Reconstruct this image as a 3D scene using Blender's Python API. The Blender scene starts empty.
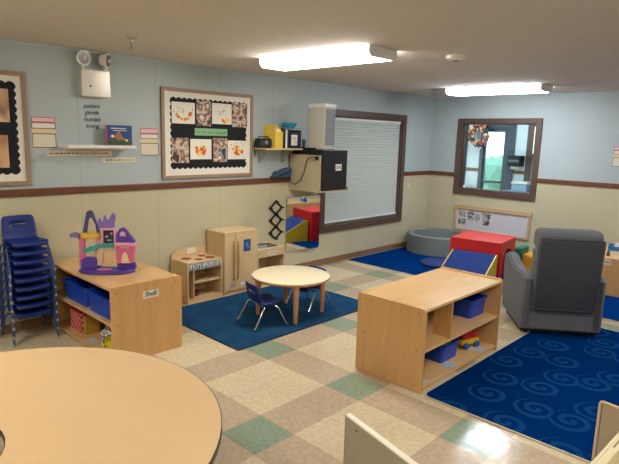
import bpy, bmesh, math, random
from mathutils import Vector, Matrix
random.seed(7)
PI = math.pi
S = bpy.context.scene
C = S.collection

# ------------------------------------------------------------------ camera, world, exposure
XL, YF, H, RAIL = -2.532, 5.362, 2.45, 1.242
F_PX, YAW, PITCH, ROLL = 536.53, 0.76377, 0.17387, 0.027637
cam_pos = Vector((2.3743, -2.6854, 1.7365))
fw = Vector((-math.sin(YAW)*math.cos(PITCH), math.cos(YAW)*math.cos(PITCH), -math.sin(PITCH)))
rt = Vector((math.cos(YAW), math.sin(YAW), 0)); up = rt.cross(fw)
r2 = rt*math.cos(ROLL) + up*math.sin(ROLL); u2 = -rt*math.sin(ROLL) + up*math.cos(ROLL)
cd = bpy.data.cameras.new('camera'); cam = bpy.data.objects.new('camera', cd); C.objects.link(cam)
cd.sensor_fit = 'HORIZONTAL'; cd.sensor_width = 36; cd.lens = 36*F_PX/619; cd.clip_start = .05
M4 = Matrix((r2, u2, -fw)).transposed().to_4x4(); M4.translation = cam_pos
cam.matrix_world = M4
S.camera = cam
S.view_settings.view_transform = 'Standard'; S.view_settings.look = 'None'
S.view_settings.gamma = 1; S.view_settings.use_curve_mapping = False
S.view_settings.exposure = 0.82
LAMP = 14.5                       # strength of the fluorescent diffusers
world = bpy.data.worlds.new('sky'); S.world = world; world.use_nodes = True
bg = world.node_tree.nodes['Background']; bg.inputs[0].default_value = (.95, .98, 1, 1); bg.inputs[1].default_value = 2.3

# ------------------------------------------------------------------ materials
def lin(c):
    f = lambda v: (v/255/12.92) if v/255 <= .04045 else ((v/255+.055)/1.055)**2.4
    return (f(c[0]), f(c[1]), f(c[2]), 1)
class N:
    def __init__(s, name):
        s.m = bpy.data.materials.new(name); s.m.use_nodes = True; s.t = s.m.node_tree
        s.b = s.t.nodes['Principled BSDF']; s.out = s.t.nodes['Material Output']
    def n(s, typ, **k):
        x = s.t.nodes.new(typ)
        for a, v in k.items(): setattr(x, a, v)
        return x
    def l(s, a, b): s.t.links.new(a, b)
    def math(s, op, a, b=None, c=None):
        x = s.n('ShaderNodeMath', operation=op)
        for i, v in enumerate((a, b, c)):
            if v is None: continue
            if isinstance(v, (int, float)): x.inputs[i].default_value = v
            else: s.l(v, x.inputs[i])
        return x.outputs[0]
    def mix(s, f, a, b):
        x = s.n('ShaderNodeMix', data_type='RGBA')
        for sock, v in ((x.inputs[0], f), (x.inputs[6], a), (x.inputs[7], b)):
            if isinstance(v, (int, float)): sock.default_value = v
            elif isinstance(v, tuple): sock.default_value = v
            else: s.l(v, sock)
        return x.outputs[2]
    def pos(s, obj=False):
        if obj: return s.n('ShaderNodeTexCoord').outputs['Object']
        return s.n('ShaderNodeNewGeometry').outputs['Position']
    def noise(s, vec, scale, detail=3, rough=.5):
        x = s.n('ShaderNodeTexNoise'); s.l(vec, x.inputs['Vector'])
        x.inputs['Scale'].default_value = scale; x.inputs['Detail'].default_value = detail; x.inputs['Roughness'].default_value = rough
        return x.outputs['Fac']
    def scale(s, vec, sc):
        x = s.n('ShaderNodeVectorMath', operation='MULTIPLY'); s.l(vec, x.inputs[0]); x.inputs[1].default_value = sc
        return x.outputs[0]
    def ramp(s, f, lo, hi):
        x = s.n('ShaderNodeMapRange', clamp=True); s.l(f, x.inputs[0]); x.inputs[1].default_value = lo; x.inputs[2].default_value = hi
        return x.outputs[0]
    def bump(s, h, strength, dist=.01):
        x = s.n('ShaderNodeBump'); x.inputs['Strength'].default_value = strength; x.inputs['Distance'].default_value = dist
        s.l(h, x.inputs['Height']); s.l(x.outputs[0], s.b.inputs['Normal'])
    def col(s, c): s.l(c, s.b.inputs['Base Color'])
    def set(s, rough=.5, metal=0, spec=.5):
        s.b.inputs['Roughness'].default_value = rough; s.b.inputs['Metallic'].default_value = metal
        s.b.inputs['Specular IOR Level'].default_value = spec; return s.m
_cache = {}
def plain(name, rgb, rough=.5, metal=0, spec=.5, var=.06, nscale=9, bump=0, bscale=60):
    if name in _cache: return _cache[name]
    k = N(name); a = lin(rgb); f = k.noise(k.pos(True), nscale)
    lo = tuple(v*(1-var) for v in a[:3])+(1,); hi = tuple(min(1, v*(1+var)) for v in a[:3])+(1,)
    k.col(k.mix(f, lo, hi))
    if bump: k.bump(k.noise(k.pos(True), bscale), bump)
    _cache[name] = k.set(rough, metal, spec); return _cache[name]
def wood(name, rgb, dark, rough=.35, axis=2, sc=7, amount=.45):
    k = N(name); v = [14., 14., 14.]; v[axis] = 1.1
    p = k.scale(k.pos(True), tuple(v)); f = k.noise(p, sc/5, 4, .6)
    p2 = k.scale(k.pos(True), tuple(x*5 for x in v)); g = k.noise(p2, 1.5, 2)
    c = k.mix(k.math('MULTIPLY', k.ramp(f, .35, .75), amount), lin(rgb), lin(dark))
    c = k.mix(k.math('MULTIPLY', k.ramp(g, .5, .8), amount*.35), c, lin(dark))
    k.col(c); k.bump(g, .03); return k.set(rough)
def emit(name, rgb, strength):
    k = N(name); k.b.inputs['Base Color'].default_value = lin(rgb)
    k.b.inputs['Emission Color'].default_value = lin(rgb); k.b.inputs['Emission Strength'].default_value = strength
    return k.set(.6)

def mat_wall(block=False):
    k = N('painted_wall_block' if block else 'painted_wall'); P = k.pos(); sx = k.n('ShaderNodeSeparateXYZ'); k.l(P, sx.inputs[0])
    up_ = k.math('GREATER_THAN', sx.outputs[2], 1.21)
    n1 = k.noise(P, 1.3, 4); n2 = k.noise(P, 22, 3)
    cream = k.mix(n1, lin((188, 181, 150)), lin((198, 190, 160)))
    # worn spots where the gloss paint has chipped
    chip = k.math('MULTIPLY', k.math('GREATER_THAN', k.noise(P, 5.2, 2), .735), .6)
    cream = k.mix(chip, cream, lin((226, 220, 200)))
    blue = k.mix(n1, lin((168, 180, 182)), lin((178, 189, 190)))
    c = k.mix(up_, cream, blue)
    if not block:
        # panel joints every four feet
        d = k.math('ABSOLUTE', k.math('SUBTRACT', k.math('PINGPONG', k.math('ADD', sx.outputs[1], .6), .39), 0))
        line = k.math('LESS_THAN', d, .004)
        c = k.mix(k.math('MULTIPLY', line, .22), c, lin((90, 92, 85)))
        k.bump(n2, .05)
    else:
        br = k.n('ShaderNodeTexBrick'); cb = k.n('ShaderNodeCombineXYZ'); k.l(sx.outputs[0], cb.inputs[0]); k.l(sx.outputs[2], cb.inputs[1]); k.l(cb.outputs[0], br.inputs['Vector'])
        br.inputs['Scale'].default_value = 1; br.inputs['Brick Width'].default_value = .4; br.inputs['Row Height'].default_value = .2; br.inputs['Mortar Size'].default_value = .006
        m = k.math('MULTIPLY', br.outputs['Fac'], k.math('SUBTRACT', 1, up_))
        c = k.mix(k.math('MULTIPLY', k.math('MULTIPLY', m, k.ramp(n1, .45, .65)), .25), c, lin((150, 140, 112)))
        k.bump(k.math('SUBTRACT', n2, m), .08)
    k.col(c); r = k.n('ShaderNodeMapRange'); k.l(up_, r.inputs[0]); r.inputs[3].default_value = .33; r.inputs[4].default_value = .6
    m = k.set(.4); k.l(r.outputs[0], k.b.inputs['Roughness']); return m
def mat_floor():
    k = N('vinyl_tile'); P = k.pos(); sx = k.n('ShaderNodeSeparateXYZ'); k.l(P, sx.inputs[0])
    T = .305
    def strip(o):
        f = k.math('FLOOR', k.math('DIVIDE', o, T)); m = k.math('FLOORED_MODULO', f, 3)
        return k.math('LESS_THAN', m, .5)
    a, b = strip(sx.outputs[0]), strip(sx.outputs[1])
    n1 = k.noise(P, 30, 4, .65); n2 = k.noise(P, 2.2, 3)
    fl = k.ramp(n1, .38, .62)
    cream = k.mix(fl, lin((206, 190, 156)), lin((220, 206, 176)))
    tan = k.mix(fl, lin((182, 163, 138)), lin((196, 177, 152)))
    grn = k.mix(fl, lin((132, 150, 128)), lin((146, 162, 140)))
    c = k.mix(k.math('MAXIMUM', a, b), cream, tan); c = k.mix(k.math('MULTIPLY', a, b), c, grn)
    c = k.mix(k.math('MULTIPLY', k.ramp(n2, .45, .8), .18), c, lin((150, 132, 104)))
    def groove(o):
        f = k.math('FRACT', k.math('DIVIDE', o, T)); return k.math('LESS_THAN', k.math('MINIMUM', f, k.math('SUBTRACT', 1, f)), .006)
    g = k.math('MAXIMUM', groove(sx.outputs[0]), groove(sx.outputs[1]))
    c = k.mix(k.math('MULTIPLY', g, .3), c, lin((110, 95, 72)))
    k.col(c); k.bump(k.noise(P, 14, 3), .10, .012); return k.set(.15, 0, .5)
def mat_swirl(name='swirl_carpet', base=(2, 44, 98), light=(26, 74, 124), sc=3.0, amt=.62):
    k = N(name); P = k.pos(); sx = k.n('ShaderNodeSeparateXYZ'); k.l(P, sx.inputs[0])
    cb = k.n('ShaderNodeCombineXYZ'); k.l(sx.outputs[0], cb.inputs[0]); k.l(sx.outputs[1], cb.inputs[1])
    p = k.scale(cb.outputs[0], (sc, sc, 1)); v = k.n('ShaderNodeTexVoronoi', voronoi_dimensions='2D'); k.l(p, v.inputs['Vector']); v.inputs['Scale'].default_value = 1; v.inputs['Randomness'].default_value = .62
    d = k.n('ShaderNodeVectorMath', operation='SUBTRACT'); k.l(p, d.inputs[0]); k.l(v.outputs['Position'], d.inputs[1])
    ds = k.n('ShaderNodeSeparateXYZ'); k.l(d.outputs[0], ds.inputs[0])
    ang = k.math('ARCTAN2', ds.outputs[1], ds.outputs[0]); r = v.outputs['Distance']
    w = k.math('SINE', k.math('ADD', ang, k.math('MULTIPLY', r, 26)))
    mask = k.math('MULTIPLY', k.ramp(w, -.1, .25), k.math('LESS_THAN', r, .42))
    c = k.mix(k.math('MULTIPLY', mask, amt), lin(base), lin(light))
    f = k.noise(P, 120, 2); c = k.mix(k.math('MULTIPLY', f, .25), c, lin((6, 30, 90)))
    k.col(c); k.bump(f, .4, .01); return k.set(1, 0, .0)
def mat_mottle(name, base, light, s1=5):
    k = N(name); P = k.pos(); f = k.ramp(k.noise(P, s1, 3), .45, .6); g = k.noise(P, 150, 2)
    c = k.mix(f, lin(base), lin(light)); c = k.mix(k.math('MULTIPLY', g, .3), c, lin(tuple(v*.7 for v in base)))
    k.col(c); k.bump(g, .4, .01); return k.set(1, 0, .05)
def mat_photo(name, cols, sc=22, seed=0):
    sc *= .55
    k = N(name); P = k.n('ShaderNodeVectorMath', operation='ADD'); k.l(k.pos(True), P.inputs[0]); P.inputs[1].default_value = (seed, seed*1.7, seed*.3)
    f = k.noise(P.outputs[0], sc, 1.2); r = k.n('ShaderNodeValToRGB'); k.l(f, r.inputs[0])
    e = r.color_ramp.elements; e[0].position = .32; e[0].color = lin(cols[0]); e[1].position = .68; e[1].color = lin(cols[-1])
    for i, c in enumerate(cols[1:-1]): x = e.new(.32+.36*(i+1)/(len(cols)-1)); x.color = lin(c)
    r.color_ramp.interpolation = 'B_SPLINE' if False else 'LINEAR'
    k.col(r.outputs[0]); return k.set(.35)
def mat_glass(name='window_glass', tint=(235, 245, 245)):
    k = N(name); t = k.n('ShaderNodeBsdfTransparent'); t.inputs[0].default_value = lin(tint); g = k.n('ShaderNodeBsdfGlossy'); g.inputs['Roughness'].default_value = .02
    fr = k.n('ShaderNodeFresnel'); fr.inputs[0].default_value = 1.45; mx = k.n('ShaderNodeMixShader'); k.l(fr.outputs[0], mx.inputs[0]); k.l(t.outputs[0], mx.inputs[1]); k.l(g.outputs[0], mx.inputs[2]); k.l(mx.outputs[0], k.out.inputs[0]); return k.m
def mat_mirror():
    k = N('mirror_silver'); f = k.noise(k.pos(), 3); k.col(k.mix(f, (.78, .80, .78, 1), (.82, .83, .81, 1))); return k.set(.02, 1)

WALL, WALLB, FLOOR = mat_wall(), mat_wall(True), mat_floor()
CEIL = plain('ceiling_texture', (212, 205, 196), .9, var=.03, bump=.35, bscale=45)
TRIM = wood('brown_trim', (110, 64, 38), (82, 46, 28), .4, 1)
FRAMEW = wood('window_frame_brown', (88, 66, 54), (66, 48, 40), .45, 2)
BASEB = wood('baseboard_tan', (140, 106, 76), (110, 80, 56), .5, 1)
MAPLE = wood('maple_laminate', (216, 170, 112), (190, 138, 82), .28, 2)
MAPLET_LIT = wood('maple_top_lit', (230, 188, 132), (212, 166, 106), .22, 1)  # lighter copy of the maple, light from above put into its colour
MAPLEX = wood('maple_board_lengthwise', (222, 178, 120), (202, 152, 94), .22, 0)
BIRCH = wood('birch_ply', (214, 186, 142), (190, 158, 112), .4, 2)
BIRCHY = wood('birch_top', (222, 196, 152), (200, 170, 124), .3, 1)
KTOP = plain('kidney_laminate', (226, 192, 144), .32, var=.04, nscale=5)
CREAMLAM = plain('cream_laminate', (240, 226, 192), .22, var=.02)
OAKEDGE = wood('table_edge_wood', (196, 150, 102), (166, 120, 76), .35, 2)
BOARDW = wood('board_frame_wood', (158, 130, 106), (128, 100, 78), .5, 2)
BLACK = plain('black_matte', (18, 19, 22), .55)
BLACKG = plain('black_gloss', (14, 15, 19), .3)
BPAPER = plain('black_paper', (14, 16, 22), .85)
WHITE = plain('white_enamel', (232, 230, 222), .35, var=.02)
PAPER = plain('white_paper', (226, 222, 210), .8, var=.03)
CREAMP = plain('cream_paper', (222, 212, 190), .8, var=.03)
INK = plain('dark_ink', (45, 42, 40), .7)
GREYINK = plain('grey_ink', (130, 120, 112), .7)
PINKP = plain('pink_paper', (228, 190, 190), .8)
YELP = plain('pale_yellow_paper', (226, 206, 160), .8)
REDL = plain('red_line', (188, 84, 78), .7)
PURL = plain('purple_line', (128, 70, 92), .7)
GREENP = plain('sage_banner', (132, 178, 132), .75)
NAVYPL = plain('blue_plastic', (14, 40, 112), .45, bump=.03, bscale=300)
NAVYLEG = plain('blue_painted_tube', (30, 62, 122), .3)
BLUEBIN = plain('blue_bin_plastic', (22, 66, 178), .35)
CHROME = plain('chrome', (205, 208, 212), .18, 1, var=.02)
STEEL = plain('brushed_steel', (176, 176, 172), .35, 1, var=.03)
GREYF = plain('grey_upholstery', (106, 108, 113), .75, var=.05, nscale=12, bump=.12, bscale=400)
GREYV = plain('grey_vinyl', (122, 130, 130), .6, var=.04)
GREYVD = plain('grey_vinyl_dark', (92, 100, 104), .5, var=.04)
REDV = plain('red_vinyl', (206, 28, 34), .4, var=.04)
BLUEV = plain('blue_vinyl', (24, 54, 120), .75, spec=.2, var=.05)
YELV = plain('yellow_vinyl', (216, 186, 28), .42)
GREENV = plain('green_vinyl', (16, 110, 84), .45)
ORV = plain('amber_vinyl', (214, 156, 36), .45)
RUG1 = mat_mottle('navy_carpet', (28, 68, 104), (36, 78, 116), 3)
RUG2 = mat_swirl('blue_play_carpet', (3, 50, 114), (12, 62, 130), 4.3, .5)
RUG3 = mat_swirl()
BIND = plain('carpet_binding', (186, 178, 158), .9)
BINDN = plain('navy_binding', (16, 34, 66), .9)
def mat_blind():
    k = N('blind_slat'); t = k.n('ShaderNodeBsdfTranslucent'); t.inputs[0].default_value = lin((214, 214, 208)); d = k.n('ShaderNodeBsdfDiffuse'); d.inputs[0].default_value = lin((204, 204, 200))
    mx = k.n('ShaderNodeMixShader'); mx.inputs[0].default_value = .45; k.l(d.outputs[0], mx.inputs[1]); k.l(t.outputs[0], mx.inputs[2]); k.l(mx.outputs[0], k.out.inputs[0]); return k.m
BLIND = mat_blind()
BLINDW = plain('blind_white', (228, 230, 232), .5, var=.02)
GLASS, MIRROR = mat_glass(), mat_mirror()
DIFF_W = emit('lit_diffuser_warm', (255, 250, 241), LAMP)
DIFF_C = emit('lit_diffuser_cool', (238, 246, 255), LAMP*1.1)
BURNER = plain('burner_red', (122, 46, 36), .4)
PANELG = plain('panel_grey', (156, 160, 162), .4)
PUR = plain('castle_purple', (88, 62, 158), .4)
PURL2 = plain('castle_lilac', (128, 108, 184), .4)
PNK = plain('castle_pink', (216, 108, 152), .4)
PNKL = plain('castle_pale_pink', (232, 170, 190), .4)
TEAL = plain('castle_teal', (58, 158, 152), .4)
GOLD = plain('castle_yellow', (224, 184, 76), .4)
BEIGE = plain('castle_beige', (214, 184, 140), .5)

# ------------------------------------------------------------------ mesh helpers
class MB:
    def __init__(s): s.bm = bmesh.new(); s.mi = 0
    def _new(s, faces0):
        for f in s.bm.faces:
            if f.index == -1 or f not in faces0: pass
    def box(s, x0, x1, y0, y1, z0, z1, bev=0, seg=2, rot=None, mi=0):
        b = bmesh.new(); bmesh.ops.create_cube(b, size=1)
        for v in b.verts: v.co = Vector(((x0+x1)/2+v.co.x*abs(x1-x0), (y0+y1)/2+v.co.y*abs(y1-y0), (z0+z1)/2+v.co.z*abs(z1-z0)))
        if bev: bmesh.ops.bevel(b, geom=list(b.edges), offset=bev, segments=seg, affect='EDGES', profile=.5)
        if rot is not None:
            c = Vector(((x0+x1)/2, (y0+y1)/2, (z0+z1)/2)); bmesh.ops.rotate(b, cent=c, matrix=rot, verts=b.verts)
        return s._merge(b, mi, bev > 0 and seg > 2)
    def _merge(s, b, mi=0, smooth=False):
        for f in b.faces: f.material_index = mi; f.smooth = smooth
        me = bpy.data.meshes.new('tmp'); b.to_mesh(me); b.free(); s.bm.from_mesh(me); bpy.data.meshes.remove(me); return s
    def cyl(s, p0, p1, r0, r1=None, seg=20, mi=0, smooth=True):
        p0, p1 = Vector(p0), Vector(p1); r1 = r0 if r1 is None else r1; d = p1-p0
        b = bmesh.new(); bmesh.ops.create_cone(b, cap_ends=True, segments=seg, radius1=r0, radius2=r1, depth=d.length)
        q = Vector((0, 0, 1)).rotation_difference(d.normalized()).to_matrix().to_4x4(); q.translation = (p0+p1)/2
        bmesh.ops.transform(b, matrix=q, verts=b.verts); s._merge(b, mi)
        return s
    def tube(s, pts, r, seg=8, mi=0, closed=False):
        pts = [Vector(p) for p in pts]; b = bmesh.new(); rings = []; n = len(pts)
        ref = None
        for i, p in enumerate(pts):
            a = pts[i-1] if (i or closed) else p; c = pts[(i+1) % n] if (i < n-1 or closed) else p
            t = (c-a).normalized()
            if ref is None: ref = t.orthogonal().normalized()
            ref = (ref-t*ref.dot(t)).normalized(); bi = t.cross(ref)
            rr = r[i] if isinstance(r, (list, tuple)) else r
            rings.append([b.verts.new(p+(ref*math.cos(2*PI*k/seg)+bi*math.sin(2*PI*k/seg))*rr) for k in range(seg)])
        for i in range(n if closed else n-1):
            A, B = rings[i], rings[(i+1) % n]
            for k in range(seg): b.faces.new((A[k], A[(k+1) % seg], B[(k+1) % seg], B[k]))
        if not closed: b.faces.new(rings[0][::-1]); b.faces.new(rings[-1])
        return s._merge(b, mi, True)
    def prism(s, poly, axis, a0, a1, mi=0, bev=0, smooth=False):
        # poly in the two other axes: axis 0 -> (y,z), axis 1 -> (x,z), axis 2 -> (x,y)
        def P(u, v, a): return {0: (a, u, v), 1: (u, a, v), 2: (u, v, a)}[axis]
        b = bmesh.new(); A = [b.verts.new(P(u, v, a0)) for u, v in poly]; B = [b.verts.new(P(u, v, a1)) for u, v in poly]
        n = len(poly); b.faces.new(A[::-1]); b.faces.new(B)
        for i in range(n): b.faces.new((A[i], A[(i+1) % n], B[(i+1) % n], B[i]))
        bmesh.ops.recalc_face_normals(b, faces=b.faces)
        if bev: bmesh.ops.bevel(b, geom=[e for e in b.edges if len(e.link_faces) == 2 and e.calc_face_angle(0) > .6], offset=bev, segments=3, affect='EDGES')
        bmesh.ops.triangulate(b, faces=[f for f in b.faces if len(f.verts) > 4])
        return s._merge(b, mi, smooth)
    def ring_prism(s, outer, inner, axis, a0, a1, mi=0):
        # band between two outlines of equal length
        def P(u, v, a): return {0: (a, u, v), 1: (u, a, v), 2: (u, v, a)}[axis]
        b = bmesh.new(); n = len(outer)
        V = [[b.verts.new(P(u, v, a)) for u, v in poly] for poly in (outer, inner) for a in (a0, a1)]
        for i in range(n):
            j = (i+1) % n
            b.faces.new((V[0][i], V[0][j], V[1][j], V[1][i])); b.faces.new((V[2][j], V[2][i], V[3][i], V[3][j]))
            b.faces.new((V[1][i], V[1][j], V[3][j], V[3][i])); b.faces.new((V[0][j], V[0][i], V[2][i], V[2][j]))
        bmesh.ops.recalc_face_normals(b, faces=b.faces)
        return s._merge(b, mi)
    def lathe(s, prof, c=(0, 0, 0), seg=32, mi=0, ax='z', squash=1):
        b = bmesh.new(); R = []
        for r, z in prof:
            ring = []
            for k in range(seg):
                a = 2*PI*k/seg; x, y = r*math.cos(a), r*math.sin(a)*squash
                p = (x, y, z) if ax == 'z' else ((z, x, y) if ax == 'x' else (x, z, y))
                ring.append(b.verts.new(Vector(p)+Vector(c)))
            R.append(ring)
        for i in range(len(R)-1):
            for k in range(seg): b.faces.new((R[i][k], R[i][(k+1) % seg], R[i+1][(k+1) % seg], R[i+1][k]))
        b.faces.new(R[0][::-1]); b.faces.new(R[-1])
        bmesh.ops.recalc_face_normals(b, faces=b.faces); return s._merge(b, mi, True)
    def ball(s, c, r, sc=(1, 1, 1), mi=0, sub=2):
        b = bmesh.new(); bmesh.ops.create_icosphere(b, subdivisions=sub, radius=r)
        for v in b.verts: v.co = Vector((v.co.x*sc[0], v.co.y*sc[1], v.co.z*sc[2]))+Vector(c)
        return s._merge(b, mi, True)
    def build(s, name, mats, parent=None, local=False, smooth_angle=True):
        me = bpy.data.meshes.new(name); s.bm.normal_update(); s.bm.to_mesh(me); s.bm.free()
        for m in (mats if isinstance(mats, (list, tuple)) else [mats]): me.materials.append(m)
        o = bpy.data.objects.new(name, me); C.objects.link(o)
        off = Vector((0, 0, 0))
        if parent:
            o.parent = parent
            if not local:
                q = parent
                while q: off += q.location; q = q.parent
        elif not local:
            xs = [v.co for v in me.vertices]; mn = [min(c[i] for c in xs) for i in range(3)]; mx = [max(c[i] for c in xs) for i in range(3)]
            off = Vector(((mn[0]+mx[0])/2, (mn[1]+mx[1])/2, mn[2])); o.location = off
        if off.length: me.transform(Matrix.Translation(-off))
        if any(p.use_smooth for p in me.polygons):
            try: me.set_sharp_from_angle(angle=math.radians(38))
            except Exception: pass
        return o
def box(name, m, x0, x1, y0, y1, z0, z1, parent=None, bev=0, local=False, seg=2):
    return MB().box(x0, x1, y0, y1, z0, z1, bev, seg).build(name, m, parent, local)
def empty(name, loc, rz=0):
    o = bpy.data.objects.new(name, None); C.objects.link(o); o.location = loc; o.rotation_euler = (0, 0, rz); o.empty_display_size = .05; return o
def tag(o, label, cat, group=None, kind=None):
    o['label'] = label; o['category'] = cat
    if group: o['group'] = group
    if kind: o['kind'] = kind
    return o
def lab(o, label): o['label'] = label; return o
def struct(o): o['kind'] = 'structure'; return o
def copy_tree(o, parent=None):
    c = o.copy(); C.objects.link(c); c.parent = parent
    for ch in list(o.children): copy_tree(ch, c)
    return c
def text(name, s, size, m, origin, facing='+X', parent=None, shear=0, depth=.0006, spacing=1, local=False, bold=0):
    cu = bpy.data.curves.new('t', 'FONT'); cu.body = s; cu.size = size; cu.shear = shear; cu.extrude = depth; cu.space_character = spacing; cu.offset = bold
    cu.align_x = 'CENTER'; cu.align_y = 'CENTER'; cu.resolution_u = 2
    t = bpy.data.objects.new('t', cu); C.objects.link(t); dg = bpy.context.evaluated_depsgraph_get()
    me = bpy.data.meshes.new_from_object(t.evaluated_get(dg)); bpy.data.objects.remove(t); bpy.data.curves.remove(cu)
    R = {'+X': Matrix(((0, 0, 1), (1, 0, 0), (0, 1, 0))), '-Y': Matrix(((1, 0, 0), (0, 0, -1), (0, 1, 0))), '+Z': Matrix.Identity(3)}[facing].to_4x4()
    me.transform(R); me.transform(Matrix.Translation(origin))
    me.name = name; me.materials.clear(); me.materials.append(m)
    o = bpy.data.objects.new(name, me); C.objects.link(o); off = Vector((0, 0, 0))
    if parent:
        o.parent = parent
        if not local:
            q = parent
            while q: off += q.location; q = q.parent
    else: off = Vector(origin); o.location = off
    me.transform(Matrix.Translation(-off)); return o
def circ(cx, cy, rx, ry=None, n=32, a0=0, a1=2*PI, end=False):
    ry = rx if ry is None else ry; k = n if not end else n-1
    return [(cx+rx*math.cos(a0+(a1-a0)*i/k), cy+ry*math.sin(a0+(a1-a0)*i/k)) for i in range(n)]
def rrect(x0, x1, y0, y1, r, n=6):
    o = []
    for cx, cy, a in ((x1-r, y1-r, 0), (x0+r, y1-r, PI/2), (x0+r, y0+r, PI), (x1-r, y0+r, 1.5*PI)):
        o += [(cx+r*math.cos(a+PI/2*i/n), cy+r*math.sin(a+PI/2*i/n)) for i in range(n+1)]
    return o

# ------------------------------------------------------------------ structure
XR, YB = 4.7, -4.7
struct(box('floor', FLOOR, XL-.12, XR+.12, YB-.12, 7.3, -.1, 0))
struct(box('ceiling', CEIL, XL-.12, XR+.12, YB-.12, YF+.12, H, H+.1))
def holed(name, m, axis, a0, a1, u0, u1, z0, z1, hu0, hu1, hz0, hz1):
    b = MB()
    for p, q, r, t in ((u0, hu0, z0, z1), (hu1, u1, z0, z1), (hu0, hu1, z0, hz0), (hu0, hu1, hz1, z1)):
        if axis == 0: b.box(a0, a1, p, q, r, t)
        else: b.box(p, q, a0, a1, r, t)
    return struct(b.build(name, m))
holed('wall_left', WALL, 0, XL-.12, XL, YB, YF, 0, H, 2.70, 4.46, .54, 2.04)
holed('wall_back', WALLB, 1, YF, YF+.12, XL-.12, XR+.12, 0, H, -1.97, -.79, .985, 2.03)
struct(box('wall_right', WALL, XR, XR+.12, YB, YF, 0, H))
struct(box('wall_front', WALLB, XL-.12, XR+.12, YB-.12, YB, 0, H))
# chair rail
b = MB(); b.box(XL, XL+.022, YB, 2.60, RAIL-.062, RAIL, .006); b.box(XL, XL+.022, 4.555, YF, RAIL-.062, RAIL, .006); struct(b.build('trim_1', TRIM))
b = MB(); b.box(XL+.022, -2.055, YF-.022, YF, RAIL-.062, RAIL, .006); b.box(-.71, XR, YF-.022, YF, RAIL-.062, RAIL, .006)
struct(b.build('trim_2', wood('brown_trim_x', (112, 68, 46), (84, 50, 34), .4, 0)))
struct(box('baseboard_left', BASEB, XL, XL+.014, YB, YF, 0, .085, bev=.004))
struct(box('baseboard_back', BASEB, XL+.014, XR, YF-.014, YF, 0, .085, bev=.004))
# cove line between ceiling and walls
b = MB(); b.box(XL, XL+.018, YB, YF, H-.02, H, .004); struct(b.build('trim_3', plain('cove_paint', (176, 188, 190), .6)))
b = MB(); b.box(XL+.018, XR, YF-.018, YF, H-.02, H, .004); struct(b.build('trim_4', _cache['cove_paint']))

# window with the closed blind, left wall
w1 = struct(empty('window_1', (XL, 3.58, .45)))
b = MB()
for y0, y1, z0, z1 in ((2.60, 2.70, .45, 2.125), (4.46, 4.555, .45, 2.125), (2.70, 4.46, .45, .54), (2.70, 4.46, 2.035, 2.125)): b.box(XL, XL+.03, y0, y1, z0, z1, .005)
b.build('window_frame', FRAMEW, w1)
b = MB()
for y0, y1, z0, z1 in ((2.70, 2.72, .54, 2.035), (4.44, 4.46, .54, 2.035), (2.72, 4.44, .54, .555), (2.72, 4.44, 2.02, 2.035)): b.box(XL-.12, XL, y0, y1, z0, z1)
b.build('window_reveal', FRAMEW, w1)
box('glass_pane', GLASS, XL-.105, XL-.10, 2.72, 4.44, .555, 2.02, w1)
bl = MB(); n = 34; z0, z1 = .60, 1.985; st = (z1-z0)/n
poly = []
for i in range(n):
    z = z0+i*st; poly += [(XL-.036, z), (XL-.012, z+.006), (XL-.026, z+st*.85)]
poly += [(XL-.026, z1), (XL-.040, z1), (XL-.040, z0)]
bl.prism(poly, 1, 2.725, 4.435); blind = bl.build('window_blind', BLIND, w1)
box('blind_headrail', BLINDW, XL-.05, XL-.005, 2.723, 4.437, 1.985, 2.018, blind, .004)
box('blind_bottom_rail', BLINDW, XL-.036, XL-.008, 2.725, 4.435, .572, .60, blind, .004)
MB().cyl((XL-.004, 2.80, 1.98), (XL-.004, 2.80, 1.2), .004, seg=8).build('blind_wand', BLINDW, blind)
# interior window, back wall
w2 = struct(empty('window_2', (-1.38, YF, .90)))
b = MB()
for x0, x1, z0, z1 in ((-2.055, -1.965, .90, 2.107), (-.795, -.71, .90, 2.107), (-1.965, -.795, .90, .99), (-1.965, -.795, 2.025, 2.107)): b.box(x0, x1, YF-.03, YF, z0, z1, .006)
b.build('window_frame', wood('window_frame_brown_b', (94, 72, 62), (72, 54, 46), .4, 0), w2)
b = MB()
for x0, x1, z0, z1 in ((-1.97, -1.955, .985, 2.03), (-.805, -.79, .985, 2.03), (-1.955, -.805, .985, 1.0), (-1.955, -.805, 2.015, 2.03)): b.box(x0, x1, YF, YF+.12, z0, z1)
b.build('window_reveal', FRAMEW, w2)
box('glass_pane', GLASS, -1.955, -.805, YF+.055, YF+.06, 1.0, 2.015, w2)
b = MB(); b.box(-1.95, -1.94, YF+.02, YF+.03, 1.0, 2.01); b.box(-.815, -.805, YF+.02, YF+.03, 1.0, 2.01); b.build('glazing_bead', FRAMEW, w2)

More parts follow.
